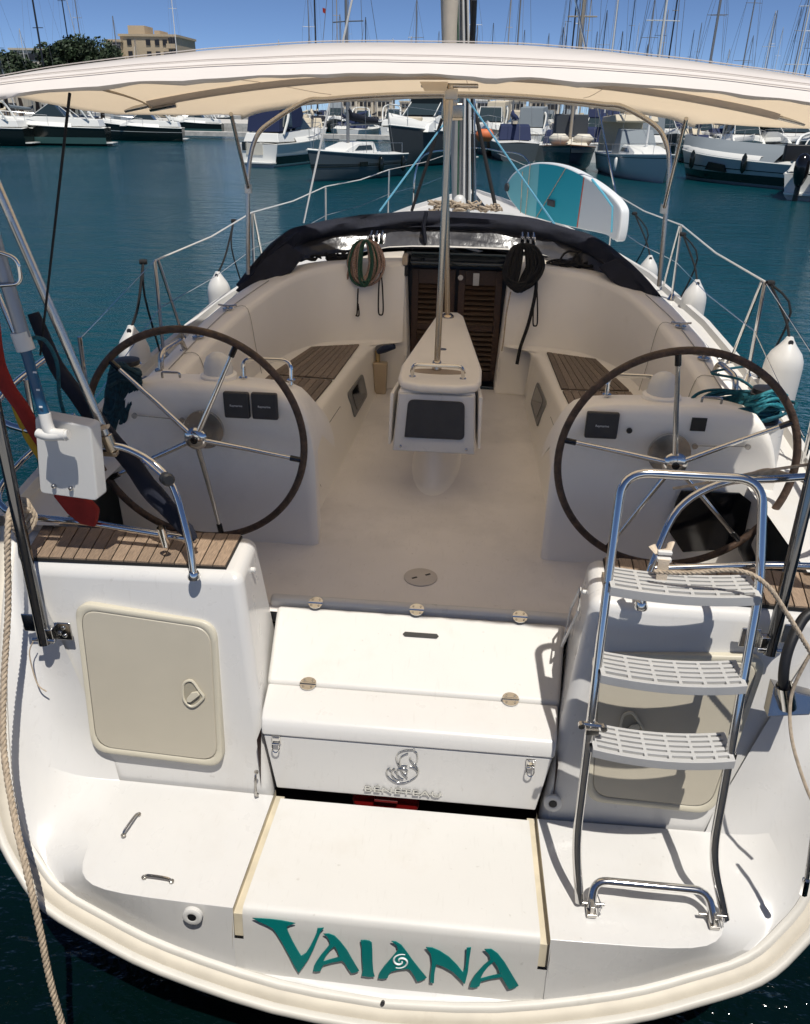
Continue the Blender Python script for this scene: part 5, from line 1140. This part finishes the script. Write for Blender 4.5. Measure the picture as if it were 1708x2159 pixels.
def band_rows(rows, T, f0, f1, off=.012):
    out = []
    for sgn in (0, -1):
        g = []
        for r in rows:
            a, b_ = (r[1], r[0]) if sgn == 0 else (r[-2], r[-1]); d = T.w * (-off if sgn == 0 else off); g.append([a.lerp(b_, f0) + d, a.lerp(b_, f1) + d])
        out.append(g)
    return out
def hull_parts(t, T, L, B, F, hm, stripe=None, boot=None, deck=WHITEB, **k):
    rows = hull_rows(T, L, B, F, **k); b = MB(); b.grid(rows); b.add(rows[0], [tuple(range(len(rows[0])))]); h_ = b.build('hull', hm, t, smooth=50)
    b = MB(); b.grid(deck_rows(rows)); b.build('deck', deck, t, smooth=60)
    b = MB()
    for sgn in (0, -1): b.tube([r[sgn] + Vector((0, 0, .01)) for r in rows], .045, 5)
    b.build('gunwale', deck, t)
    if stripe:
        b = MB()
        for g in band_rows(rows, T, *stripe[1:]): b.grid(g)
        b.build('hull_stripe', stripe[0], h_)
    if boot:
        b = MB()
        for sgn in (0, -1):
            b.grid([[((r[2] if sgn == 0 else r[-3]) + T.w * (-.012 if sgn == 0 else .012)), ((r[2] if sgn == 0 else r[-3]).lerp(r[1] if sgn == 0 else r[-2], boot[1]) + T.w * (-.014 if sgn == 0 else .014))] for r in rows])
        b.build('boot_top', boot[0], h_)
    return rows, h_
def house(t, T, prof, w0, w1, m, name='cabin', win=None):
    """prof: (l, z) outline of the side from stern foot round the top to bow foot; w0, w1 half width at foot and top"""
    b = MB(); zs = [z for _, z in prof]; z0, z1 = min(zs), max(zs); A = [T(l, -lerp(w0, w1, (z - z0) / (z1 - z0)), z) for l, z in prof]; Bq = [T(l, lerp(w0, w1, (z - z0) / (z1 - z0)), z) for l, z in prof]; n = len(prof)
    b.add(A + Bq, [tuple(range(n)), tuple(range(2 * n - 1, n - 1, -1))] + [(i, (i + 1) % n, n + (i + 1) % n, n + i) for i in range(n)])
    c = b.build(name, m, t, bevel=.05)
    for wn in (win or []):
        for sg in (-1, 1):
            b = MB(); b.prism([T(l, sg * (lerp(w0, w1, (z - z0) / (z1 - z0)) + .012), z) for l, z in wn], T.w * sg * .012); b.build('window', GLS, c)
    return c
def rail(t, rows, z=.55, r=.016, i0=3, m=STEELB):
    for sg in (0, -1):
        b = MB(); P = [rr[sg] + Vector((0, 0, z)) for rr in rows[i0:]]; b.tube(P, r, 5)
        for p in P[::2]: b.tube([p, p - Vector((0, 0, z))], r, 4)
        b.build('railing', m, t)
def motorboat(px, py, head, L, label, hm=BLKH, boot=GRNH, arch=True, stripe=None, cover=None, pos=None, group='motor boats across the basin', F=None, bare=False):
    T = Fr(px, py, head, pos=pos); B = L * .31; F = F or L * .135; t = thing('motor_boat', label, 'motor boat', T.o, group)
    rows, h_ = hull_parts(t, T, L, B, F, hm, stripe, (boot, .75) if boot else None)
    up1 = F * 1.05
    b = MB(); b.grid([[r[0] + Vector((0, 0, 0)), r[0].lerp(r[-1], .06) + Vector((0, 0, F * .20)), (r[0] + r[-1]) / 2 + Vector((0, 0, F * .33)), r[-1].lerp(r[0], .06) + Vector((0, 0, F * .20)), r[-1]] for r in rows[3:]]); b.build('foredeck', WHITEB, t, smooth=60)
    if not bare: house(t, T, [(-L * .46, F), (-L * .44, F * 1.35), (-L * .1, F * 1.45), (L * .12, F * 1.5), (L * .30, F * 1.2), (L * .34, F)], B * .44, B * .36, WHITEB, 'superstructure')
    if not bare: house(t, T, [(-L * .14, F * 1.45), (-L * .05, F * 2.05), (L * .0, F * 2.1), (L * .17, F * 1.48)], B * .37, B * .30, GLS, 'windscreen')
    b = MB()
    if bare: return t, T, F, B
    for sg in (-1, 1): b.tube([T(L * .18, sg * B * .33, F * 1.46), T(0, sg * B * .30, F * 2.12), T(-L * .08, sg * B * .32, F * 2.08), T(-L * .22, sg * B * .38, F * 1.45)], .035, 5)
    b.tube([T(0, -B * .30, F * 2.12), T(0, B * .30, F * 2.12)], .035, 5); b.build('windscreen_frame', WHITEB, t)
    if arch:
        b = MB(); b.tube(spline([T(-L * .36, -B * .42, F * 1.3), T(-L * .26, -B * .40, F * 2.2), T(-L * .24, 0, F * 2.4), T(-L * .26, B * .40, F * 2.2), T(-L * .36, B * .42, F * 1.3)], 5), .09, 6); b.build('radar_arch', WHITEB, t, smooth=60)
    if cover:
        house(t, T, [(-L * .42, F * 1.4), (-L * .38, F * 2.5), (-L * .02, F * 2.6), (L * .02, F * 2.1), (-L * .05, F * 1.6)], B * .40, B * .36, cover, 'canopy', [[(-L * .36, F * 1.6), (-L * .34, F * 2.3), (-L * .2, F * 2.35), (-L * .2, F * 1.6)]])
    rail(t, rows, F * .55, .02, 5)
    b = MB(); b.prism([T(-L * .5, -B * .42, .25), T(-L * .5, B * .42, .25), T(-L * .56, B * .38, .25), T(-L * .56, -B * .38, .25)], (0, 0, .08)); b.build('bathing_platform', WHITEB, t)
    return t, T, F, B
def yacht(px, py, head, L, label, hm=WHITEB, mm=GREYM, mh=14, mr=.08, cover=BLUEC, stripe=None, boom=True, spread=True, hood=None, pos=None, group='sailing yachts moored in the marina', furl=None, deck=WHITEB, cab=WHITEB, mw=.12, lean=0, F=None):
    T = Fr(px, py, head, pos=pos); B = L * .32; F = F or L * .115; t = thing('moored_yacht', label, 'sailing yacht', T.o, group)
    rows, h_ = hull_parts(t, T, L, B, F, hm, stripe, None, deck, fine=.45, rake=.05, tr=.8)
    house(t, T, [(-L * .12, F), (-L * .10, F * 1.45), (L * .10, F * 1.42), (L * .24, F * 1.22), (L * .28, F)], B * .34, B * .27, cab, 'cabin', [[(-L * .06, F * 1.15), (-L * .05, F * 1.33), (L * .10, F * 1.32), (L * .16, F * 1.15)]])
    mf = T(L * mw, 0, F * 1.3); top = mf + Vector((lean, 0, mh)); b = MB(); b.tube([mf, top], mr, 8, radii=[mr, mr * .8]); m_ = b.build('mast', mm, t, smooth=60)
    if spread:
        for f in (.42, .72): b = MB(); c = mf.lerp(top, f); b.tube([c - T.w * 1.1 * (1.1 - f * .5) - T.h * .15, c, c + T.w * 1.1 * (1.1 - f * .5) - T.h * .15], mr * .35, 5); b.build('spreader', mm, m_)
    b = MB(); b.tube([top, T(L * .5, 0, F * 1.25)], .016, 4); b.build('forestay', GREYM, t)
    if furl:
        a = T(L * .49, 0, F * 1.35); c = a.lerp(top, .9); b = MB(); b.tube([a, a.lerp(c, .5), c], .1, 6, radii=[.10, .08, .03]); b.build('furled_jib', furl, t)
    b = MB(); b.tube([top, T(-L * .5, 0, F)], .014, 4); b.build('backstay', GREYM, t)
    for sg in (-1, 1):
        c = mf.lerp(top, .72) + T.w * sg * .8; b = MB(); b.tube([top, c, T(L * (mw - .02), sg * B * .46, F)], .014, 4); b.build('shroud', GREYM, t)
    if boom:
        z = F * 1.3 + 1.05; b = MB(); b.tube([T(L * mw, 0, z), T(-L * .26, 0, z + .05)], .07, 6); bo = b.build('boom', mm, t)
        if cover: b = MB(); b.tube([T(L * mw - .02, 0, z + .75), T(L * mw - .25, 0, z + .42), T(-L * .1, 0, z + .25), T(-L * .26, 0, z + .17)], .2, 8, radii=[.12, .22, .22, .13], flat=1.0); b.build('sail_cover', cover, bo, smooth=60)
    if hood: house(t, T, [(-L * .2, F), (-L * .17, F * 1.75), (-L * .08, F * 1.85), (-L * .02, F * 1.4)], B * .34, B * .30, hood, 'sprayhood')
    rail(t, rows, .6, .013, 1)
    return t, T, F, B

# --- dark motor cruisers on the left
motorboat(122, 306, 258, 9.8, 'black-hulled motor cruiser with white deck left of the awning tension line', boot=GRNH, F=1.7)
motorboat(312, 297, 258, 8.2, 'second black-hulled motor cruiser from the left, fully in view beside the grey kiosk', boot=None, stripe=(WHITEB, .18, .24), F=1.5)
motorboat(418, 281, 264, 7.8, 'third motor cruiser from the left with green bottom paint, farther back', boot=GRNH, F=1.5)
motorboat(494, 281, 262, 5.6, 'small dark motor boat just left of the awning strut', boot=None, arch=False)
motorboat(-38, 306, 262, 9.0, 'motor cruiser cut by the left edge of the picture', boot=None, F=1.6)
# pontoon piles and kiosk
b = MB(); c = at(222, 290, z=WZ); b.box((c.x, c.y + 6, .1), (80, 3, .5)); fd = b.build('finger_pontoon', CONC); setp(fd, kind='structure')
K = thing('kiosk', 'pale grey pontoon kiosk between the two black motor cruisers', 'kiosk', (c.x, c.y + 6, .35))
b = MB(); b.box((c.x, c.y + 6, 1.7), (2.3, 2, 2.7)); b.build('wall', mat('kiosk_grey', (.42, .45, .47), .6), K, bevel=.05)
b = MB(); b.box((c.x, c.y + 6, 3.1), (2.6, 2.3, .12)); b.build('roof', GREYP, K)
b = MB(); b.box((c.x - .3, c.y + 4.98, 1.4), (.9, .03, 1.9)); b.build('door', GREYC, K)
# --- centre: white motor boat from astern, grey yacht, trawler
t, T, F, B = motorboat(612, 345, 12, 9.5, 'white motor boat seen from astern with navy cockpit canopy, beside the grey yacht', hm=WHITEB, boot=BLKH, cover=BLUEC, group='motor boats in the middle of the marina', F=1.5)
b = MB(); b.box(T(-9.5 * .5 - .03, .3, 1.1), (1.2, .05, .7), Matrix.Rotation(-R(12), 3, 'Z')); b.build('transom_door', CREAMB, t)
b = MB(); b.box(T(-9.5 * .5 - .03, 1.0, 1.25), (.35, .05, .5), Matrix.Rotation(-R(12), 3, 'Z')); b.build('transom_vent', BLKH, t)
t, T, F, B = yacht(752, 375, 207, 7.8, 'grey-hulled sailing yacht with black sail cover, bow pointing left', hm=GREYH, mm=GREYM, mh=14, mr=.09, cover=NAVY, stripe=(BLKH, .12, .17), mw=.10, F=1.3)
rows = hull_rows(T, 7.8, B, F, .45, .05, .8)
for f0, f1 in ((-.05, .02), (.04, .075)):
    b = MB()
    for g in band_rows(rows, T, f0, f1, .02): b.grid(g)
    b.build('waterline_stripe', BLKH, t)
for sg in (-1, 1):
    b = MB(); b.box(T(.9, sg * B * .462, F * .62), (.7, .06, .22), Matrix.Rotation(-R(207 - 90), 3, 'Z')); b.build('hull_window', BLKH, t)
for l in (-.6, -2.9):
    c = T(l, B * .52, F * .55); b = MB(); b.lathe([(.03, .45), (.13, .3), (.15, 0), (.13, -.3), (.03, -.42)], c, (0, 0, 1), 10); setp(b.build('boat_fender', BLKH, smooth=60), 'black fender on the side of the grey yacht ' + ('amidships' if l > -2 else 'near its stern'), 'fender')
t, T, F, B = motorboat(905, 345, 200, 12, 'dark grey trawler with black wheelhouse behind our mast', hm=DGRH, boot=None, arch=False, group='motor boats in the middle of the marina', F=2.2)
house(t, T, [(-2.5, 2.3), (-2.4, 5.0), (.6, 5.0), (1.2, 3.2), (1.3, 2.3)], 1.35, 1.2, BLKH, 'wheelhouse', [[(-2, 3.6), (-2, 4.6), (.4, 4.6), (.7, 3.6)]])
b = MB(); b.box(T(3.4, 0, 2.9), (1.6, 1.2, .5)); b.build('fore_cushion', BEIGEC, t, bevel=.1)
# --- right: wooden gaffer, white yacht bow-on, covered cruiser, twin outboards
t, T, F, B = yacht(1195, 352, 184, 12, 'dark green wooden sailing boat with cream wheelhouse behind the paddle board', hm=NAVH, mm=TANM, mh=18, mr=.13, cover=BLUEC, deck=DWOOD, cab=CREAMB, stripe=(GREYH, .5, .85))
house(t, T, [(-3.2, 1.4), (-3.1, 3.5), (-.6, 3.5), (-.4, 1.4)], 1.3, 1.2, DGRH, 'wheelhouse', [[(-2.8, 2.4), (-2.8, 3.2), (-1, 3.2), (-1, 2.4)]])
for l, w_ in ((2.4, .9), (3.0, -.8)):
    c = T(l, w_, F + .55); b = MB(); b.tube([c - T.w * .7, c - T.w * .4, c + T.w * .4, c + T.w * .7], .35, 10, radii=[.1, .36, .36, .1]); setp(b.build('raft_canister', CREAMB, smooth=60), 'cream life-raft canister on the wooden boat, ' + ('left' if w_ > 0 else 'right') + ' one', 'canister')
t, T, F, B = yacht(1340, 372, 173, 11, 'white-hulled sailing yacht with beige bimini seen bow-on beside the awning leg', hm=mat('hull_pale_grey', (.50, .52, .52), .3), mm=WHITM, mh=16, mr=.08, cover=None, boom=False, stripe=(NAVH, .75, .80))
house(t, T, [(-4.8, F), (-4.7, F + 2.1), (-1.6, F + 2.25), (-1.2, F + 1.9), (-1.3, F + 1.8), (-4.5, F + 1.8)], 1.5, 1.35, BEIGEC, 'bimini')
house(t, T, [(-1.9, F), (-1.8, F + 1.45), (-.9, F + 1.4), (-.3, F + .5), (-.2, F)], 1.25, 1.0, GREYC, 'sprayhood')
for sg, l in ((1, 1.0), (-1, 1.4)):
    c = T(l, sg * B * .5, F * .6); b = MB(); b.lathe([(.03, .4), (.11, .3), (.13, 0), (.11, -.3), (.03, -.4)], c, (0, 0, 1), 10); setp(b.build('boat_fender', CREAMB if sg > 0 else WHITEB, smooth=60), ('cream' if sg > 0 else 'white') + ' fender on the bow of the white yacht seen bow-on', 'fender')
t, T, F, B = motorboat(1572, 388, -32, 9.5, 'grey motor boat under a grey tarpaulin, stern platform towards us at right', hm=mat('hull_light_grey', (.36, .40, .42), .3), boot=BLKH, arch=False, stripe=(BLKH, .1, .18), group='motor boats at the right', F=1.35, bare=True)
b = MB(); rows = hull_rows(T, 9.5, B, F); b.grid([[r[0] + Vector((0, 0, .04)), r[0].lerp(r[-1], .2) + Vector((0, 0, .45)), (r[0] + r[-1]) / 2 + Vector((0, 0, .85)), r[-1].lerp(r[0], .2) + Vector((0, 0, .45)), r[-1] + Vector((0, 0, .04))] for r in rows[2:]]); b.build('tarpaulin', GREYC, t, smooth=50)
for sg in (1,):
    b = MB(); b.prism([T(l, B * .47, z) for l, z in ((.3, .62), (1.9, .70), (1.7, 1.12), (.5, 1.02))], T.w * .12); b.build('hull_window', BLKH, t)
for l in (2.9, -1.0):
    c = T(l, B * .54, F * .85); b = MB(); b.lathe([(.03, .55), (.14, .35), (.16, 0), (.14, -.35), (.03, -.5)], c, (0, 0, 1), 10); setp(b.build('boat_fender', BLKH, smooth=60), 'black fender on the tarpaulin-covered boat, ' + ('nearer its bow' if l > 0 else 'nearer its stern'), 'fender')
b = MB(); b.box(T(-4.4, .2, 1.5), (1.2, .35, .9)); b.build('seat', WHITEB, t, bevel=.08)
t, T, F, B = motorboat(0, 0, 24, 9.0, 'motor boat with twin black outboards at the right edge', hm=WHITEB, boot=None, arch=True, group='motor boats at the right', F=1.2, pos=at(1702, 426, z=WZ) + Vector((math.sin(R(24)), math.cos(R(24)), 0)) * 5.2)
for w_ in (.55, -.40):
    e = MB(); c = T(-5.1, w_, 0); rr = []
    for z, sx, sy in ((.55, .10, .14), (.7, .18, .24), (.95, .27, .38), (1.25, .30, .44), (1.55, .29, .42), (1.75, .22, .33), (1.85, .08, .14)):
        rr.append([c + T.w * sx * 1.15 * math.cos(a) + T.h * sy * 1.15 * math.sin(a) + Vector((0, 0, z * 1.1)) for a in [2 * math.pi * k / 14 for k in range(14)]])
    e.grid(rr, closed=True); e.f.append(tuple(range(13, -1, -1))); e.m.append(0); e.f.append(tuple(len(e.v) - 14 + k for k in range(14))); e.m.append(0); eng = e.build('outboard_engine', BLACKG, t, smooth=60)
    b = MB(); b.box(c + Vector((0, 0, .2)), (.18, .3, 1.0)); b.build('engine_leg', BLACKG, eng, bevel=.05)
b = MB(); b.box(T(-3.2, .4, 2.0), (2.6, .3, .7)); b.build('rear_bench', BLACK, t, bevel=.06)
# hard-top cruiser and dark awning boat behind
motorboat(1640, 345, 170, 12, 'large motor cruiser with dark windscreen behind the tarpaulin-covered boat', hm=DGRH, boot=None, cover=BLKH, group='motor boats at the right', F=1.7)
motorboat(1470, 318, 186, 11, 'white motor cruiser with rails behind the white yacht', hm=WHITEB, boot=None, group='motor boats at the right')
motorboat(1030, 322, 182, 11, 'dark cabin cruiser with arched windows right of our mast', hm=DGRH, boot=None, arch=False, group='motor boats in the middle of the marina', F=1.9)
b = MB(); c = at(1022, 285, y=44); b.tube([c - Vector((.45, 0, 0)), c - Vector((.3, 0, 0)), c + Vector((.3, 0, 0)), c + Vector((.45, 0, 0))], .3, 10, radii=[.1, .3, .3, .1]); setp(b.build('orange_buoy', ORG_, smooth=60), 'orange buoy on the dark cabin cruiser right of our mast', 'buoy')
# --- packed berths farther off
rnd = random.Random(3)
HM = [WHITEB, WHITEB, NAVH, WHITEB, CREAMB, DGRH, WHITEB, GREYH]; CV = [BLUEC, BEIGEC, GREYC, NAVY, BLUEC]
CN = {WHITEB: 'white', NAVH: 'navy', CREAMB: 'cream', DGRH: 'dark grey', GREYH: 'grey', BLUEC: 'blue', BEIGEC: 'beige', GREYC: 'grey', NAVY: 'black', GREYM: 'grey', WHITM: 'white', DARKM: 'dark'}
def where(px): return 'left of our mast' if px < 900 else ('just right of our mast' if px < 1130 else ('above the paddle board' if px < 1300 else 'behind the right awning leg'))
ROWN = ('front', 'second', 'third', 'fourth', 'fifth', 'sixth', 'last')
for row, (py, lo_, hi, step) in enumerate(((328, 1085, 1720, 92), (311, 850, 1720, 66), (295, 570, 1720, 58), (281, 560, 1720, 52), (269, 540, 1730, 46), (259, 520, 1740, 42), (250, 500, 1750, 40))):
    px = lo_ + row * 17
    while px < hi:
        q = px + rnd.uniform(-14, 14); yy = py + (q - 850) * .019; hd = rnd.choice((0, 180)) + rnd.uniform(-14, 14); hm = rnd.choice(HM)
        if rnd.random() < .5:
            cv = rnd.choice([None, BLUEC, BEIGEC, GREYC]); lab = '%s motor boat with %s, %s row of berths %s' % (CN[hm], CN[cv] + ' canopy' if cv else 'open cockpit', ROWN[row], where(q))
            motorboat(q, yy, hd, rnd.uniform(7.5, 12), lab, hm=hm, boot=None, arch=rnd.random() < .6, cover=cv, F=rnd.uniform(1.3, 1.9), group='motor boats packed in the berths ' + where(q))
        else:
            cv = rnd.choice(CV); mm_ = rnd.choice([GREYM, WHITM, GREYM, DARKM]); lab = '%s sailing yacht, %s mast, %s cover, %s row %s' % (CN[hm], CN[mm_], CN[cv], ROWN[row], where(q))
            yacht(q, yy, hd, rnd.uniform(9.5, 13), lab, hm=hm, mm=mm_, mh=rnd.uniform(12, 17), mr=.075, cover=cv, hood=cv, group='sailing yachts packed in the berths ' + where(q))
        px += step
# --- yachts whose masts stand against the sky
for px, py, L, mh, mr, mm, lab in ((12, 276, 9, 10, .07, GREYM, 'sailing yacht at the far left with a short grey mast'), (42, 276, 12, 21, .10, DARKM, 'sailing yacht with thin dark mast at far left, before the low pale building'),
        (68, 268, 11, 13.5, .08, WHITM, 'sailing yacht with pale mast carrying a white radar, left of the thick black mast'), (128, 270, 15, 30, .17, DARKM, 'sailing yacht with the thickest black mast against the trees'),
        (160, 268, 13, 25, .12, DARKM, 'sailing yacht with a dark mast just right of the thickest one'), (192, 266, 12, 23, .11, GREYM, 'sailing yacht with grey mast before the left pine'), (262, 266, 12, 17.5, .13, GREYM, 'sailing yacht with thick grey mast between the pines and the tall building'),
        (312, 262, 11, 15.5, .09, GREYM, 'sailing yacht with grey mast left of the tall beige building'), (352, 258, 11, 15, .08, TANM, 'sailing yacht with tan mast before the left balconies of the tall building'), (420, 257, 11, 16.5, .08, DARKM, 'sailing yacht with dark mast before the middle of the tall building'),
        (470, 256, 11, 17, .08, DARKM, 'sailing yacht with dark mast before the right part of the tall building'), (392, 268, 13, 26, .10, WHITM, 'sailing yacht with white mast at the right corner of the tall building')):
    yacht(px, py, rnd.choice((0, 180)) + rnd.uniform(-12, 12), L, lab, hm=rnd.choice(HM), mm=mm, mh=mh, mr=mr, cover=rnd.choice(CV), group='sailing yachts before the far quay', furl=rnd.choice([None, WHITM, None]))
for px, py, L, mh, mr, mm, lab, fu in ((668, 272, 14, 32, .20, DARKM, 'sailing yacht with thick black mast left of centre', None), (712, 268, 13, 30, .13, TANM, 'sailing yacht with tan mast and furled sail left of centre', None),
        (738, 266, 12, 27, .08, GREYM, 'sailing yacht with slim grey mast next to the tan one', WHITM), (1062, 272, 13, 30, .15, TANM, 'sailing yacht with pale tan mast and wide spreaders right of our mast', None),
        (1176, 276, 13, 30, .13, DARKM, 'leftmost yacht of the mast cluster above the paddle board, dark mast', None), (1198, 274, 14, 32, .18, GREYM, 'yacht with the thick grey mast in the cluster above the paddle board', None), (1218, 272, 14, 32, .16, TANM, 'yacht with tan mast and striped sail in the cluster above the paddle board', BEIGEC),
        (1308, 276, 13, 32, .13, DARKM, 'sailing yacht with black mast right of the mast cluster', None), (1322, 270, 12, 30, .10, WHITM, 'sailing yacht with white mast close beside a black one', None), (1374, 274, 13, 30, .14, TANM, 'sailing yacht with tan mast carrying a white radar dome', None),
        (1390, 280, 14, 34, .21, DARKM, 'sailing yacht with the thickest dark mast on the right', None), (1428, 272, 13, 28, .12, DARKM, 'sailing yacht with dark mast, left of a pair on the right', None), (1440, 274, 13, 28, .13, GREYM, 'sailing yacht with grey mast, right of a pair on the right', None),
        (1592, 284, 13, 25, .12, GREYM, 'sailing yacht with grey mast near the right edge', None), (1612, 280, 12, 25, .09, WHITM, 'sailing yacht with slim white mast near the right edge', None), (1630, 282, 13, 28, .08, DARKM, 'sailing yacht with slim dark mast near the right edge', None), (1655, 282, 13, 28, .09, GREYM, 'rightmost sailing yacht with a slim grey mast', None)):
    t, T, F, B = yacht(px, py, rnd.choice((0, 180)) + rnd.uniform(-10, 10), L, lab, hm=rnd.choice(HM), mm=mm, mh=mh, mr=mr, cover=rnd.choice(CV), group='sailing yachts with masts against the sky', furl=fu)
    if 'radar' in lab: b = MB(); b.lathe([(.1, 0), (.3, .05), (.32, .2), (.2, .3)], T(L * .12, .45, F * 1.3 + 9.8), (0, 0, 1), 12); b.build('radar_dome', WHITM, t, smooth=60)
    if 'thick black mast left' in lab:
        b = MB(); c = at(680, 16, y=T.o.y); b.prism([c, c + Vector((.7, 0, -.2)), c + Vector((.6, 0, -1.1)), c + Vector((.05, 0, -.8))], (0, .03, 0)); setp(b.build('small_flag', RED), 'small red flag flying beside the thick black mast', 'flag')

# ================================================================= shore: quay, pines, buildings, far town
b = MB(); b.box((-120, 165, -.2), (170, 60, 2.4)); setp(b.build('shore', CONC), kind='structure')
b = MB(); b.box((80, 330, -.2), (700, 60, 2.6)); setp(b.build('far_shore', CONC), kind='structure')
LEAF = [mat('pine_leaf', (.028, .050, .018), .7, var=.4, vscale=.6), mat('pine_leaf_dark', (.018, .034, .013), .7, var=.4, vscale=.6)]
BARK = mat('bark', (.10, .07, .05), .9)
def tree(px, top, y, rad, label, lobes, seed, squash=.75, trunk=.45):
    rr = random.Random(seed); g = at(px, 215, y=y); g.z = 1.0; tp = at(px, top, y=y); H = tp.z - 1.0
    t = thing('pine_tree', label, 'tree', g, 'pines on the far quay'); b = MB(); th = H * trunk
    b.tube([g, g + Vector((.3, 0, th * .6)), g + Vector((.1, 0, th * 1.2))], .4, 8, radii=[.42, .32, .22])
    cen = []
    for k in range(lobes):
        a = rr.uniform(0, 6.28); d = rad * math.sqrt(rr.random()) * .75; c = g + Vector((d * math.cos(a), d * math.sin(a), H * (trunk + (1 - trunk) * (.35 + .62 * rr.random() * (1 - .55 * (d / rad) ** 2))))); cen.append((c, rad * rr.uniform(.28, .46)))
        b.tube([g + Vector((.1, 0, th)), g.lerp(c, .6) + Vector((0, 0, th * .35)), c], .1, 5, radii=[.16, .1, .04])
    cen.append((g + Vector((0, 0, H - rad * .4)), rad * .4)); b.build('trunk', BARK, t)
    m = MB(); n_per = 420
    for c, r in cen:
        for k in range(n_per):
            v = Vector((rr.gauss(0, 1), rr.gauss(0, 1), rr.gauss(0, 1))).normalized() * r * (rr.random() ** .33); v.z *= squash
            p = c + v; s = rr.uniform(.18, .42); ax = Vector((rr.gauss(0, 1), rr.gauss(0, 1), rr.gauss(0, 1) + .8)).normalized(); u = ax.orthogonal().normalized(); w_ = ax.cross(u)
            m.mi = 0 if rr.random() < .6 else 1; m.add([p + u * s, p + w_ * s * .7, p - u * s, p - w_ * s * .7], [(0, 1, 2, 3)])
    m.build('crown', LEAF, t, smooth=0)
tree(8, 118, 150, 6.5, 'dark pine at the left edge before the low building', 9, 1)
tree(75, 132, 145, 6.0, 'low round pine before the low pale building', 9, 2)
tree(128, 132, 148, 4.5, 'small pine under the thick black mast', 7, 3)
tree(150, 84, 155, 6.5, 'tallest pine, left of the pair', 12, 4)
tree(212, 98, 158, 6.8, 'broad pine, right of the pair, nearest the tall building', 12, 5)
tree(262, 128, 150, 4.5, 'small pine at the foot of the tall building', 7, 6)
tree(40, 140, 140, 5.0, 'low dark pine filling the gap at far left', 8, 8)
# buildings
STUC = mat('stucco_beige', (.50, .40, .27), .85, var=.06, vscale=.3); STUC2 = mat('stucco_pale', (.58, .52, .42), .85, var=.05, vscale=.3); WDK = mat('window_dark', (.025, .022, .02), .3)
def bld(name, label, px0, px1, top, y, depth, floors, cols, m, base=1.0, balc=(), cat='building', roofbox=None, wfrac=.35):
    a = at(px0, 215, y=y); c = at(px1, 215, y=y); zt = at((px0 + px1) / 2, top, y=y).z; x0, x1 = a.x, c.x; t = thing(name, label, cat, ((x0 + x1) / 2, y, base), None)
    b = MB(); b.hexa([(x0, y, base), (x1, y, base), (x1, y + depth, base), (x0, y + depth, base), (x0, y, zt), (x1, y, zt), (x1, y + depth, zt), (x0, y + depth, zt)]); w = b.build('wall', m, t)
    b = MB(); b.box(((x0 + x1) / 2, y + depth / 2, zt + .25), (x1 - x0 + .6, depth + .6, .5)); rf = b.build('roof', m, t)
    if roofbox:
        for f0, f1, hh in roofbox: b = MB(); b.box((lerp(x0, x1, (f0 + f1) / 2), y + depth * .4, zt + .5 + hh / 2), ((x1 - x0) * (f1 - f0), depth * .4, hh)); b.build('roof_hut', m, rf)
    fh = (zt - base) / floors
    for f in range(floors):
        for q in cols:
            x = lerp(x0, x1, q); z = base + fh * (f + .5)
            b = MB(); b.box((x, y - .02, z), (1.1 if wfrac < .4 else 2.4, .25, fh * .5)); wn = b.build('window', WDK, t)
        for q0, q1 in balc:
            xa, xb = lerp(x0, x1, q0), lerp(x0, x1, q1); z = base + fh * f
            b = MB(); b.box(((xa + xb) / 2, y - .1, z + fh * .55), (xb - xa, .3, fh * .7)); b.build('balcony_recess', WDK, t)
            b = MB(); b.box(((xa + xb) / 2, y - .8, z + .1), (xb - xa + .4, 1.6, .25)); b.box(((xa + xb) / 2, y - 1.5, z + .55), (xb - xa + .4, .1, .8)); b.build('balcony', m, t)
    return t
bld('apartment_block', 'tall beige apartment block behind the left awning edge', 270, 384, 77, 215, 14, 7, (.16, .5, .66, .80), STUC, balc=((.87, 1.0),), roofbox=((.08, .38, 2.0), (.55, .65, 1.0)))
bld('apartment_wing', 'lower balconied wing left of the tall beige apartment block', 240, 270, 88, 214, 12, 6, (.2,), STUC, balc=((.45, .98),))
bld('low_block', 'long low pale building behind the pines at far left', 40, 140, 106, 240, 12, 5, (.1, .25, .42, .58, .74, .9), STUC2, wfrac=.6)
bld('low_block', 'pale low building with railings at the left edge', -40, 30, 138, 190, 12, 3, (.3, .5, .7, .9), STUC2, wfrac=.6)
rt_ = random.Random(11)
for k in range(26):
    px = 720 + k * 40 + rt_.uniform(-10, 10); y = 310 + rt_.uniform(0, 12); m_ = rt_.choice([STUC2, STUC, WHITEB, STUC2]); hpx = rt_.uniform(205, 216)
    bld('far_house', 'small %s house of the far town, %s' % ({STUC2: 'pale', STUC: 'beige', WHITEB: 'white'}[m_], where(px)), px, px + rt_.uniform(22, 36), hpx + (px - 850) * .019, y, 10, 2, (.25, .5, .75), m_, base=1.1)['group'] = 'houses of the far town'
